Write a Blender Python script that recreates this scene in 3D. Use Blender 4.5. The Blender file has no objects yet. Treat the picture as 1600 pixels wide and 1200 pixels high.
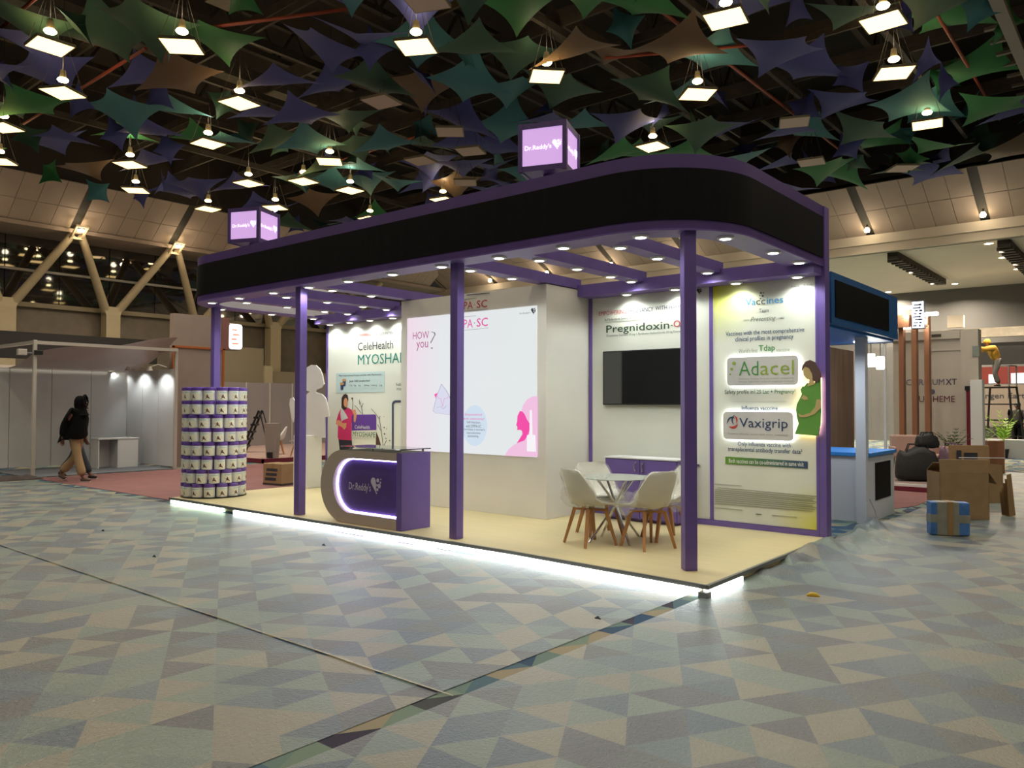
import bpy, bmesh, math, random
from mathutils import Vector, Matrix
random.seed(7)
PI = math.pi
SC = bpy.context.scene
COL = SC.collection

# ---------------------------------------------------------------- camera
CAM = Vector((3.013, -6.182, 1.6)); YAW = math.radians(-39.9355); PIT = math.radians(1.5023); ROL = math.radians(.1295); FPX = 1226.64
_f = Vector((math.sin(YAW)*math.cos(PIT), math.cos(YAW)*math.cos(PIT), math.sin(PIT)))
_r0 = Vector((math.cos(YAW), -math.sin(YAW), 0)); _u0 = _r0.cross(_f)
_r = _r0*math.cos(ROL) + _u0*math.sin(ROL); _u = _u0*math.cos(ROL) - _r0*math.sin(ROL)
cd = bpy.data.cameras.new('camera'); cam = bpy.data.objects.new('camera', cd); COL.objects.link(cam)
cd.sensor_width = 36; cd.lens = 36*FPX/1600; cd.clip_end = 200; cd.clip_start = .05
mw = Matrix((_r, _u, -_f)).transposed().to_4x4(); mw.translation = CAM; cam.matrix_world = mw
SC.camera = cam
# ---------------------------------------------------------------- world, exposure
w = bpy.data.worlds.new('world'); SC.world = w; w.use_nodes = True
w.node_tree.nodes['Background'].inputs[0].default_value = (.9, .8, .68, 1)
w.node_tree.nodes['Background'].inputs[1].default_value = .02
SC.view_settings.view_transform = 'Standard'; SC.view_settings.look = 'None'
SC.view_settings.exposure = 0.0; SC.view_settings.gamma = 1; SC.view_settings.use_curve_mapping = False
SC.cycles.use_denoising = True
SC.cycles.max_bounces = 4; SC.cycles.diffuse_bounces = 2; SC.cycles.glossy_bounces = 2; SC.cycles.transparent_max_bounces = 8
SC.cycles.use_adaptive_sampling = True; SC.cycles.adaptive_threshold = .05
SC.cycles.transmission_bounces = 4; SC.cycles.caustics_reflective = False; SC.cycles.caustics_refractive = False
SC.cycles.sample_clamp_indirect = 4
# light levels
HALL_W = 54.0      # one hanging hall lamp, downwards
BULB_W = 7.0      # the bulb above its square diffuser
DOWN_W = 17.0       # one booth downlight
WARM = (1, .91, .76); COOL = (.94, 1, .96)

# ---------------------------------------------------------------- placing helpers: a pixel of the 1600x1200 photo onto a real plane
def ray(x, y): return _f + _r*((x-800)/FPX) - _u*((y-600)/FPX)
def at_z(x, y, z=0): d = ray(x, y); return CAM + d*((z-CAM.z)/d.z)
def at_y(x, y, Y): d = ray(x, y); return CAM + d*((Y-CAM.y)/d.y)
def at_x(x, y, X): d = ray(x, y); return CAM + d*((X-CAM.x)/d.x)

# ---------------------------------------------------------------- materials
MATS = {}
def mat(name, col=(.5,.5,.5), rough=.55, metal=0, emit=None, es=0, var=0, scale=8, bump=0, bscale=60, trans=0, alpha=None, coat=0, spec=None, stretch=None):
    if name in MATS: return MATS[name]
    m = bpy.data.materials.new(name); m.use_nodes = True; MATS[name] = m
    nt = m.node_tree; b = nt.nodes['Principled BSDF']
    b.inputs['Base Color'].default_value = (*col, 1); b.inputs['Roughness'].default_value = rough; b.inputs['Metallic'].default_value = metal
    if emit: b.inputs['Emission Color'].default_value = (*emit, 1); b.inputs['Emission Strength'].default_value = es
    if emit and es and not name.startswith(('led', 'violet', 'white halo', 'warm halo', 'lit lilac')): m.cycles.emission_sampling = 'NONE'
    if trans: b.inputs['Transmission Weight'].default_value = trans; b.inputs['IOR'].default_value = 1.45
    if alpha is not None: b.inputs['Alpha'].default_value = alpha
    if coat: b.inputs['Coat Weight'].default_value = coat; b.inputs['Coat Roughness'].default_value = .15
    if spec is not None: b.inputs['Specular IOR Level'].default_value = spec
    tc = None
    if var or bump:
        tc = nt.nodes.new('ShaderNodeTexCoord'); mp = nt.nodes.new('ShaderNodeMapping'); nt.links.new(tc.outputs['Object'], mp.inputs[0])
        if stretch: mp.inputs['Scale'].default_value = stretch
    if var:
        n = nt.nodes.new('ShaderNodeTexNoise'); n.inputs['Scale'].default_value = scale; n.inputs['Detail'].default_value = 5
        nt.links.new(mp.outputs[0], n.inputs['Vector'])
        r = nt.nodes.new('ShaderNodeMapRange'); r.inputs[1].default_value = .25; r.inputs[2].default_value = .75
        r.inputs[3].default_value = 1-var; r.inputs[4].default_value = 1+var; nt.links.new(n.outputs[0], r.inputs[0])
        mx = nt.nodes.new('ShaderNodeVectorMath'); mx.operation = 'SCALE'; mx.inputs[0].default_value = col
        nt.links.new(r.outputs[0], mx.inputs['Scale']); nt.links.new(mx.outputs[0], b.inputs['Base Color'])
    if bump:
        n2 = nt.nodes.new('ShaderNodeTexNoise'); n2.inputs['Scale'].default_value = bscale; n2.inputs['Detail'].default_value = 4
        nt.links.new(mp.outputs[0], n2.inputs['Vector'])
        bp = nt.nodes.new('ShaderNodeBump'); bp.inputs['Strength'].default_value = bump; bp.inputs['Distance'].default_value = .02
        nt.links.new(n2.outputs[0], bp.inputs['Height']); nt.links.new(bp.outputs[0], b.inputs['Normal'])
    return m
def srgb(r, g, b): return tuple(((c/255)/12.92 if c/255 <= .04045 else ((c/255+.055)/1.055)**2.4) for c in (r, g, b))

PURPLE = mat('purple laminate', (.15, .095, .34), .42, var=.08, scale=5)
PURPLE_D = mat('deep purple paint', (.085, .042, .20), .4, var=.08, scale=5)
CREAM = mat('cream wall laminate', (.78, .75, .68), .5, var=.02, scale=2)
WHITE = mat('white paint', (.80, .80, .79), .5, var=.02, scale=3)
PANEL = mat('printed white vinyl', (.76, .77, .68), .45)
BLACK = mat('black plastic', (.012, .012, .013), .35)
SCREEN = mat('black led screen', (.008, .008, .009), .5, spec=.08, var=.25, scale=3, stretch=(6, 6, .4))
TVGLASS = mat('television glass', (.012, .013, .014), .06, spec=1.0)
CHROME = mat('chrome', (.75, .75, .75), .18, 1)
STEEL = mat('brushed grey metal', (.35, .35, .35), .4, .8, var=.1)
ALU = mat('anodised aluminium', (.62, .58, .52), .4, .35)
TAUPE = mat('taupe laminate', (.46, .375, .31), .5, var=.03)
WOODLEG = mat('beech leg', (.42, .20, .075), .5, var=.2, scale=14, stretch=(1, 1, .15))
PLASTIC = mat('white shell plastic', (.78, .76, .66), .35)
CARD = mat('brown cardboard', (.32, .20, .095), .8, var=.12, scale=6, bump=.1)
DARKPRINT = mat('dark printed ink', (.035, .04, .05), .6)
LEDW = mat('white led', (1, 1, 1), .5, emit=(1, 1, .95), es=14)
LEDLENS = mat('downlight diffuser', (1, 1, 1), .5, emit=(1, 1, .93), es=10)
GREYPANEL = mat('grey shell panel', (.68, .67, .65), .55, var=.04, scale=2)
DARKSTEEL = mat('dark ceiling steel', (.07, .055, .042), .7, var=.3, scale=2)

def film_mat(name, haze, col, rough, bump=.25, bs=30):
    m = bpy.data.materials.new(name); m.use_nodes = True; nt = m.node_tree; nt.nodes.clear()
    o = nt.nodes.new('ShaderNodeOutputMaterial'); t = nt.nodes.new('ShaderNodeBsdfTransparent'); d = nt.nodes.new('ShaderNodeBsdfPrincipled')
    d.inputs['Base Color'].default_value = (*col, 1); d.inputs['Roughness'].default_value = rough
    mx = nt.nodes.new('ShaderNodeMixShader'); tc = nt.nodes.new('ShaderNodeTexCoord')
    n = nt.nodes.new('ShaderNodeTexNoise'); n.inputs['Scale'].default_value = bs; n.inputs['Detail'].default_value = 5
    nt.links.new(tc.outputs['Object'], n.inputs['Vector'])
    b = nt.nodes.new('ShaderNodeBump'); b.inputs['Strength'].default_value = bump; b.inputs['Distance'].default_value = .02
    nt.links.new(n.outputs[0], b.inputs['Height']); nt.links.new(b.outputs[0], d.inputs['Normal'])
    n2 = nt.nodes.new('ShaderNodeTexNoise'); n2.inputs['Scale'].default_value = .9; n2.inputs['Detail'].default_value = 3
    nt.links.new(tc.outputs['Object'], n2.inputs['Vector'])
    r = nt.nodes.new('ShaderNodeMapRange'); r.inputs[1].default_value = .3; r.inputs[2].default_value = .7
    r.inputs[3].default_value = haze-.07; r.inputs[4].default_value = haze+.07; nt.links.new(n2.outputs[0], r.inputs[0])
    nt.links.new(r.outputs[0], mx.inputs[0]); nt.links.new(t.outputs[0], mx.inputs[1]); nt.links.new(d.outputs[0], mx.inputs[2])
    nt.links.new(mx.outputs[0], o.inputs[0]); MATS[name] = m; return m
WRAP = film_mat('clear bag film', .22, (.9, .9, .85), .15, .9, 25)
DRAPE = film_mat('clear plastic drape', .25, (.6, .62, .58), .2, .8, 6)

def tri_carpet(name, ang, cols, film=None):
    """equilateral triangle print, 335 mm side, one colour per triangle"""
    m = bpy.data.materials.new(name); m.use_nodes = True; nt = m.node_tree; b = nt.nodes['Principled BSDF']; b.inputs['Roughness'].default_value = .9
    def N(t, **k):
        n = nt.nodes.new(t)
        for a, v in k.items(): setattr(n, a, v)
        return n
    L = nt.links.new
    tc = N('ShaderNodeTexCoord'); mp = N('ShaderNodeMapping'); mp.inputs['Rotation'].default_value = (0, 0, ang); L(tc.outputs['Object'], mp.inputs[0])
    sp = N('ShaderNodeSeparateXYZ'); L(mp.outputs[0], sp.inputs[0]); s = .345
    def M(op, a, b_=None):
        n = N('ShaderNodeMath', operation=op)
        for i, v in enumerate((a, b_)):
            if v is None: continue
            if isinstance(v, (int, float)): n.inputs[i].default_value = v
            else: L(v, n.inputs[i])
        return n.outputs[0]
    i = M('MULTIPLY', M('SUBTRACT', sp.outputs[0], M('MULTIPLY', sp.outputs[1], 1/math.sqrt(3))), 1/s)
    j = M('MULTIPLY', sp.outputs[1], 2/math.sqrt(3)/s)
    up = M('GREATER_THAN', M('ADD', M('FRACT', i), M('FRACT', j)), 1.0)
    cb = N('ShaderNodeCombineXYZ'); L(M('FLOOR', i), cb.inputs[0]); L(M('FLOOR', j), cb.inputs[1]); L(up, cb.inputs[2])
    wn = N('ShaderNodeTexWhiteNoise', noise_dimensions='3D'); L(cb.outputs[0], wn.inputs[0])
    cr = N('ShaderNodeValToRGB'); cr.color_ramp.interpolation = 'CONSTANT'
    el = cr.color_ramp.elements
    while len(el) > 1: el.remove(el[-1])
    el[0].position = 0; el[0].color = (*cols[0], 1)
    for k, c in enumerate(cols[1:]): e = el.new((k+1)/len(cols)); e.color = (*c, 1)
    L(wn.outputs[0], cr.inputs[0]); L(cr.outputs[0], b.inputs['Base Color'])
    if film:                                                   # the same print seen through a cloudy, crinkled film
        fac, hz, rough = film; b.inputs['Roughness'].default_value = rough
        n2 = N('ShaderNodeTexNoise'); n2.inputs['Scale'].default_value = .7; n2.inputs['Detail'].default_value = 4; L(tc.outputs['Object'], n2.inputs['Vector'])
        mr = N('ShaderNodeMapRange'); mr.inputs[1].default_value = .3; mr.inputs[2].default_value = .7; mr.inputs[3].default_value = fac-.10; mr.inputs[4].default_value = fac+.10; L(n2.outputs[0], mr.inputs[0])
        mx = N('ShaderNodeMix', data_type='RGBA'); L(mr.outputs[0], mx.inputs[0]); L(cr.outputs[0], mx.inputs[6]); mx.inputs[7].default_value = (*hz, 1); L(mx.outputs[2], b.inputs['Base Color'])
        n3 = N('ShaderNodeTexNoise'); n3.inputs['Scale'].default_value = 34; n3.inputs['Detail'].default_value = 6; n3.inputs['Distortion'].default_value = 1.2; L(tc.outputs['Object'], n3.inputs['Vector'])
        bp = N('ShaderNodeBump'); bp.inputs['Strength'].default_value = .7; bp.inputs['Distance'].default_value = .012; L(n3.outputs[0], bp.inputs['Height']); L(bp.outputs[0], b.inputs['Normal'])
    return m
CARPET_COLS = [(.30, .255, .165), (.012, .055, .12), (.13, .195, .17), (.03, .025, .05), (.165, .225, .175), (.05, .055, .06), (.28, .24, .16), (.07, .13, .165), (.18, .24, .19), (.025, .065, .12)]
CARPET_L = tri_carpet('triangle carpet lengthwise', math.radians(90), CARPET_COLS)
CARPET_R = tri_carpet('triangle carpet crosswise', 0, CARPET_COLS)
FILM_L = tri_carpet('cloudy film on lengthwise carpet', math.radians(90), CARPET_COLS, (.46, (.235, .255, .238), .31))
FILM_R = tri_carpet('cloudy film on crosswise carpet', 0, CARPET_COLS, (.46, (.235, .255, .238), .31))

# ---------------------------------------------------------------- mesh helpers
class MB:
    def __init__(s): s.v = []; s.f = []; s.sm = []
    def add(s, vs, fs, smooth=False):
        o = len(s.v); s.v += [tuple(v) for v in vs]; s.f += [tuple(i+o for i in f) for f in fs]; s.sm += [smooth]*len(fs); return s
    def box(s, x0, y0, z0, x1, y1, z1):
        return s.add([(x0,y0,z0),(x1,y0,z0),(x1,y1,z0),(x0,y1,z0),(x0,y0,z1),(x1,y0,z1),(x1,y1,z1),(x0,y1,z1)],
                     [(0,3,2,1),(4,5,6,7),(0,1,5,4),(1,2,6,5),(2,3,7,6),(3,0,4,7)])
    def bbox(s, x0, y0, z0, x1, y1, z1, b=.01):
        """box with chamfered edges"""
        bm = bmesh.new(); bmesh.ops.create_cube(bm, size=1)
        for v in bm.verts: v.co = Vector(((x0+x1)/2+v.co.x*(x1-x0), (y0+y1)/2+v.co.y*(y1-y0), (z0+z1)/2+v.co.z*(z1-z0)))
        bmesh.ops.bevel(bm, geom=bm.edges[:], offset=b, segments=2, affect='EDGES', profile=.5)
        bm.verts.index_update(); s.add([v.co[:] for v in bm.verts], [[v.index for v in f.verts] for f in bm.faces]); bm.free(); return s
    def bar(s, a, b, w, h=None, up=(0,0,1)):
        h = h or w; a = Vector(a); b = Vector(b); d = (b-a).normalized(); u = Vector(up)
        if abs(d.dot(u)) > .98: u = Vector((1,0,0))
        r = d.cross(u).normalized()*w/2; u = r.cross(d).normalized()*h/2
        return s.add([a-r-u, a+r-u, a+r+u, a-r+u, b-r-u, b+r-u, b+r+u, b-r+u], [(0,3,2,1),(4,5,6,7),(0,1,5,4),(1,2,6,5),(2,3,7,6),(3,0,4,7)])
    def taper(s, a, b, wa, wb):
        a = Vector(a); b = Vector(b); d = (b-a).normalized(); u = Vector((0,0,1))
        if abs(d.dot(u)) > .98: u = Vector((1,0,0))
        r = d.cross(u).normalized(); u = r.cross(d).normalized()
        return s.add([a-r*wa-u*wa, a+r*wa-u*wa, a+r*wa+u*wa, a-r*wa+u*wa, b-r*wb-u*wb, b+r*wb-u*wb, b+r*wb+u*wb, b-r*wb+u*wb],
                     [(0,3,2,1),(4,5,6,7),(0,1,5,4),(1,2,6,5),(2,3,7,6),(3,0,4,7)])
    def tube(s, pts, rad, n=8, cap=True):
        pts = [Vector(p) for p in pts]; rad = rad if isinstance(rad, (list, tuple)) else [rad]*len(pts)
        vs = []; fs = []
        for i, p in enumerate(pts):
            d = (pts[min(i+1, len(pts)-1)] - pts[max(i-1, 0)]).normalized(); u = Vector((0,0,1))
            if abs(d.dot(u)) > .95: u = Vector((1,0,0))
            r = d.cross(u).normalized(); u = r.cross(d)
            vs += [p + (r*math.cos(k*2*PI/n) + u*math.sin(k*2*PI/n))*rad[i] for k in range(n)]
        for i in range(len(pts)-1):
            for k in range(n): fs.append((i*n+k, i*n+(k+1)%n, (i+1)*n+(k+1)%n, (i+1)*n+k))
        s.add(vs, fs, True)
        if cap:
            o = len(s.v)-len(vs); s.f += [tuple(o+k for k in range(n))[::-1], tuple(o+(len(pts)-1)*n+k for k in range(n))]; s.sm += [False, False]
        return s
    def lathe(s, prof, n=20, c=(0,0,0), smooth=True):
        vs = []; fs = []
        for r, z in prof: vs += [(c[0]+r*math.cos(k*2*PI/n), c[1]+r*math.sin(k*2*PI/n), c[2]+z) for k in range(n)]
        for i in range(len(prof)-1):
            for k in range(n): fs.append((i*n+k, i*n+(k+1)%n, (i+1)*n+(k+1)%n, (i+1)*n+k))
        if prof[0][0] > 1e-4: fs.append(tuple(range(n))[::-1])
        if prof[-1][0] > 1e-4: fs.append(tuple((len(prof)-1)*n+k for k in range(n)))
        return s.add(vs, fs, smooth)
    def prism(s, poly, fn, t):
        """closed 2-D outline; fn(u,v,depth) gives the 3-D point"""
        n = len(poly); vs = [fn(u, v, 0) for u, v in poly] + [fn(u, v, t) for u, v in poly]
        return s.add(vs, [tuple(range(n)), tuple(range(2*n-1, n-1, -1))] + [(i, i+n, (i+1)%n+n, (i+1)%n) for i in range(n)])
    def build(s, name, m, parent=None, loc=None, rot=None):
        me = bpy.data.meshes.new(name); me.from_pydata(s.v, [], s.f); me.update()
        for p, sm in zip(me.polygons, s.sm): p.use_smooth = sm
        if any(s.sm): me.set_sharp_from_angle(angle=math.radians(40))
        bm = bmesh.new(); bm.from_mesh(me); bmesh.ops.recalc_face_normals(bm, faces=bm.faces[:]); bm.to_mesh(me); bm.free()
        me.materials.append(m); return link(name, me, parent, loc, rot)
def link(name, data, parent=None, loc=None, rot=None):
    o = bpy.data.objects.new(name, data); COL.objects.link(o)
    if parent: o.parent = parent
    if loc is not None: o.location = loc
    if rot is not None: o.rotation_euler = rot
    return o
def box(name, m, x0, y0, z0, x1, y1, z1, parent=None, b=0, origin=None):
    """box in world metres; its parent (an unrotated Empty) may stand anywhere"""
    if origin is None and parent is not None: origin = parent.location
    if origin is not None: x0 -= origin[0]; x1 -= origin[0]; y0 -= origin[1]; y1 -= origin[1]; z0 -= origin[2]; z1 -= origin[2]
    mb = MB(); mb.bbox(x0,y0,z0,x1,y1,z1,b) if b else mb.box(x0,y0,z0,x1,y1,z1)
    return mb.build(name, m, parent)
def tag(o, label=None, cat=None, group=None, kind=None):
    if label: o['label'] = label
    if cat: o['category'] = cat
    if group: o['group'] = group
    if kind: o['kind'] = kind
    return o
def thing(name, label, cat, loc=(0,0,0), rz=0, group=None, kind=None):
    o = bpy.data.objects.new(name, None); o.empty_display_size = .1; COL.objects.link(o); o.location = loc; o.rotation_euler = (0, 0, rz)
    return tag(o, label, cat, group, kind)
def struct(o): o['kind'] = 'structure'; return o
def copy_tree(o, parent=None):
    c = o.copy(); COL.objects.link(c); c.parent = parent
    for ch in o.children: copy_tree(ch, c)
    return c
ORD = ['first', 'second', 'third', 'fourth', 'fifth', 'sixth', 'seventh', 'eighth', 'ninth', 'tenth', 'eleventh', 'twelfth', 'thirteenth', 'fourteenth', 'fifteenth', 'sixteenth',
       'seventeenth', 'eighteenth', 'nineteenth', 'twentieth', 'twenty-first', 'twenty-second', 'twenty-third', 'twenty-fourth', 'twenty-fifth', 'twenty-sixth', 'twenty-seventh', 'twenty-eighth', 'twenty-ninth', 'thirtieth', 'thirty-first', 'thirty-second']
def lamp(kind, energy, col, loc, parent=None, size=.1, spot=None, rot=None, blend=.6):
    d = bpy.data.lights.new('lamp_light', kind); d.energy = energy; d.color = col
    if kind == 'AREA': d.shape = 'DISK'; d.size = size; d.spread = math.radians(150)
    else: d.shadow_soft_size = size
    if kind == 'SPOT': d.spot_size = math.radians(spot); d.spot_blend = blend
    return link('lamp_light', d, parent, loc, rot)

# lettering -----------------------------------------------------------------
def text_mesh(s, w, h, bold=0, shear=0, ext=.0015):
    bold = 0 if any(c_ in s for c_ in 'MW') and bold > 0 else min(bold, .008)
    c = bpy.data.curves.new('lettering', 'FONT'); c.body = s; c.size = 1; c.resolution_u = 2; c.offset = bold; c.shear = shear
    o = bpy.data.objects.new('lettering', c); COL.objects.link(o); dg = bpy.context.evaluated_depsgraph_get()
    me = bpy.data.meshes.new_from_object(o.evaluated_get(dg)); bpy.data.objects.remove(o); bpy.data.curves.remove(c)
    xs = [v.co.x for v in me.vertices]; ys = [v.co.y for v in me.vertices]
    x0, x1, y0, y1 = min(xs), max(xs), min(ys), max(ys)
    for v in me.vertices: v.co = Vector(((v.co.x-(x0+x1)/2)/(x1-x0)*w, (v.co.y-(y0+y1)/2)/(y1-y0)*h, 0))
    me.name = 'lettering'; return me
def text(s, w, h, m, parent, loc, rot=(PI/2, 0, 0), bold=.012, shear=0, name='lettering'):
    me = text_mesh(s, w, h, bold, shear); me.materials.append(m); return link(name, me, parent, loc, rot)
def ytext(s, xl, xr, yc, hpx, Y, m, parent, bold=.012, shear=0):
    """lettering on a wall facing -y: pixel extent in the photo -> metres on plane Y"""
    a = at_y(xl, yc, Y); b = at_y(xr, yc, Y); c = at_y((xl+xr)/2, yc, Y); hh = abs(at_y((xl+xr)/2, yc-hpx/2, Y).z - at_y((xl+xr)/2, yc+hpx/2, Y).z)
    return text(s, b.x-a.x, hh, m, parent, Vector(((a.x+b.x)/2, Y-.003, c.z)) - parent.location, bold=bold, shear=shear)
def ypoly(name, pts, Y, m, parent, t=.003, off=0):
    """flat print on a wall facing -y"""
    w_ = [at_y(x, y, Y) for x, y in pts]; o = parent.location
    return MB().prism([(p.x, p.z) for p in w_], lambda u, v, d: (u-o.x, Y-off-.001-d-o.y, v-o.z), t).build(name, m, parent)
def yline(name, pts, Y, m, parent, wpx=1.0, off=0):
    ps = [at_y(x, y, Y) for x, y in pts]; o = parent.location; k = wpx*.0085; mb = MB()
    for a, b in zip(ps, ps[1:]): mb.bar((a.x-o.x, Y-off-.003-o.y, a.z-o.z), (b.x-o.x, Y-off-.003-o.y, b.z-o.z), k, k*.3)
    return mb.build(name, m, parent)
def blob(cx, cy, rx, ry, n=24): return [(cx+rx*math.cos(a*2*PI/n), cy+ry*math.sin(a*2*PI/n)) for a in range(n)]
def ink(name, r, g, b, rough=.6): return mat('ink '+name, srgb(r, g, b), rough)
def heart_mark(parent, cx, cz, y, s, m, rot=None):
    """the two-part heart of dots; local coordinates, facing -y, s = height"""
    left = [(-.02,-.5)] + [(-.30+.24*math.cos(a), .24+.25*math.sin(a)) for a in [math.radians(q) for q in range(210, -30, -20)]] + [(-.04, .1)]
    mb = MB(); mb.prism([(cx+u*s, cz+v*s) for u, v in left], lambda u, v, d: (u, y-d, v), .003); mb.build('heart_half', m, parent, rot=rot)
    for u, v, r in [(.14,.33,.13),(.40,.20,.07),(.28,-.02,.15),(.06,.02,.075),(.10,-.27,.10),(.02,-.5,.05),(.44,.42,.04)]:
        MB().prism([(cx+(u+r*math.cos(a*PI/8))*s, cz+(v+r*math.sin(a*PI/8))*s) for a in range(16)], lambda p, q, d: (p, y-d, q), .003).build('heart_dot', m, parent, rot=rot)
# ================================================================ THE HALL
def proj(P):
    v = Vector(P)-CAM; d = v.dot(_f)
    if d < .1: return None
    return 800+FPX*v.dot(_r)/d, 600-FPX*v.dot(_u)/d
def seen(P, m=60):
    q = proj(P); return q is not None and -m < q[0] < 1600+m and -m < q[1] < 1200+m
# --- floor: two carpets of the same print meeting at x = 0, laid at right angles
struct(box('floor', CARPET_L, -27, -14, -.05, -.13, 34, 0))
struct(box('floor_side', CARPET_R, -.13, -14, -.05, 14, 34, 0))
PINKC = mat('red aisle carpet', (.22, .095, .09), .9, var=.12, scale=3)
MAROON = mat('maroon carpet edge', (.16, .012, .03), .85)
struct(MB().prism([(-9.42,.2),(-9.42,5.6),(-15.6,5.6),(-15.6,.15)], lambda u,v,d: (u,v,d), .006).build('floor_aisle', PINKC))
struct(MB().prism([(-3.6,6.6),(-.35,6.6),(-.1,7.6),(-.15,9.75),(-3.6,9.75)], lambda u,v,d: (u,v,d), .006).build('floor_aisle_far', PINKC))
# --- plastic film laid over the carpet (open strip of bare carpet between the sheets)
def sheet(name, label, x0, y0, x1, y1, nx, ny, hf, m, z=.004):
    vs = []; fs = []
    for j in range(ny+1):
        for i in range(nx+1):
            x = x0+(x1-x0)*i/nx; y = y0+(y1-y0)*j/ny; vs.append((x, y, z+hf(x, y)))
    for j in range(ny):
        for i in range(nx): a = j*(nx+1)+i; fs.append((a, a+1, a+nx+2, a+nx+1))
    o = MB().add(vs, fs, True).build(name, m); return tag(o, label, 'plastic sheet')
def ripple(x, y): return .001*math.sin(3.1*x+1.7*y)+.0007*math.sin(7*x-5*y)
sheet('plastic_sheet', 'cloudy plastic film over the carpet in front of the long lit platform edge', -15.6, -3.06, -.11, -.03, 90, 24, ripple, FILM_L)
sheet('plastic_sheet', 'cloudy plastic film nearest the camera, on the near side of the taped seam', -16, -12, -.11, -3.085, 60, 40, ripple, FILM_L)
def bunch(x, y):
    e = max(0, 1-abs(x-.16)/.5)*max(0, min(1, (y-.35)/1.2))*max(0, min(1, (6.2-y)/1.5))
    return ripple(x, y) + e**1.4*(.115+.045*math.sin(3.3*y+3*x)+.036*math.sin(8*y-9*x)+.018*math.sin(19*y+14*x))
sheet('plastic_sheet', 'cloudy plastic film right of the bare strip, bunched up against the platform', .015, -12, 13, 16, 260, 560, bunch, FILM_R)
o = MB()
for k in range(40):
    x = -15.6+k*.39; o.bar((x, -3.075, .014+.002*math.sin(k*2.1)), (x+.389, -3.075, .014+.002*math.sin((k+1)*2.1)), .011, .003)
tag(o.build('seam_tape', mat('clear tape', (.55, .5, .38), .15, var=.2, scale=20)), 'glossy strip of tape along the seam between two plastic sheets', 'tape')
YEL = mat('yellow peel', (.65, .42, .02), .5)
p = at_z(1271, 937); tag(MB().tube([(p.x-.05, p.y-.02, .03), (p.x-.02, p.y, .04), (p.x+.02, p.y+.01, .04), (p.x+.05, p.y+.015, .03)], [.008, .02, .018, .005], 8).build('wrapper', YEL), 'small yellow scrap lying on the film right of the platform corner', 'scrap')
for k, (x, y, l) in enumerate([(505, 855, 'small dark crumb on the floor in front of the purple counter'), (240, 873, 'small dark crumb on the floor by the left seam'), (160, 832, 'small dark crumb on the floor before the red aisle'), (933, 971, 'small dark crumb on the floor before the table and chairs')]):
    p = at_z(x, y); tag(MB().tube([(p.x-.02, p.y, .02), (p.x, p.y+.008, .028), (p.x+.025, p.y+.01, .018)], [.005, .012, .004], 6).build('crumb', DARKPRINT), l, 'scrap', 'crumbs on the floor')

# --- shell of the hall
BEIGE = mat('beige hall wall', (.36, .29, .185), .7, var=.06, scale=.6)
STONE = mat('brown stone wall', (.22, .175, .125), .6, var=.12, scale=3)
TAN = mat('tan acoustic panel', (.44, .34, .27), .75, var=.05, scale=2)
TANL = mat('light ceiling plaster', (.76, .66, .54), .75, var=.03, scale=1)
DARKC = mat('dark roof void', (.030, .022, .016), .85, var=.3, scale=.5)
SLOT = mat('dark slot', (.035, .028, .02), .7)
GREYW = mat('dark grey far wall', (.13, .125, .12), .6, var=.06, scale=.5)
GLASSD = mat('dark window glass', (.035, .030, .024), .03); GLASSD.node_tree.nodes['Principled BSDF'].inputs['IOR'].default_value = 2.3
struct(box('ceiling', DARKC, -22.9, -14, 11.6, 14, 19.25, 11.9))
struct(box('wall_left', STONE, -26.4, -14, 0, -26, 34, 4.93))
struct(box('wall_far', GREYW, -26, 32.3, 0, 14, 32.6, 6.7))
struct(box('wall_right', GREYW, 14, -14, 0, 14.3, 34, 12))
struct(box('wall_near', GREYW, -26, -14.3, 0, 14, -14, 12))
struct(box('wall_left_roof_edge', DARKC, -22.95, -14, 8.47, -22.85, 19.2, 11.7))
struct(box('wall_far_roof_edge', DARKC, -22.85, 19.2, 8.4, 14, 19.3, 11.7))
struct(box('wall_left_upper', TAN, -26.4, -14, 7.17, -24.3, 34, 7.3))
# left window band
win = MB().box(-26.4, -14, 4.9, -26.15, 21, 7.2).build('window_1', SLOT); struct(win)
pane0 = None
for k in range(16):
    y0 = -5.5+k*1.65
    pn = MB().box(-26.14, y0+.015, 4.95, -26.08, y0+1.635, 7.16).build('pane', GLASSD, win)
struct(MB().tube([(-26.0, -12, 6.03), (-26.0, 21, 6.03)], .05, 8).build('trim_1', ALU))
struct(box('trim_2', BEIGE, -26.0, -14, 4.80, -25.85, 21, 4.95))
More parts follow.
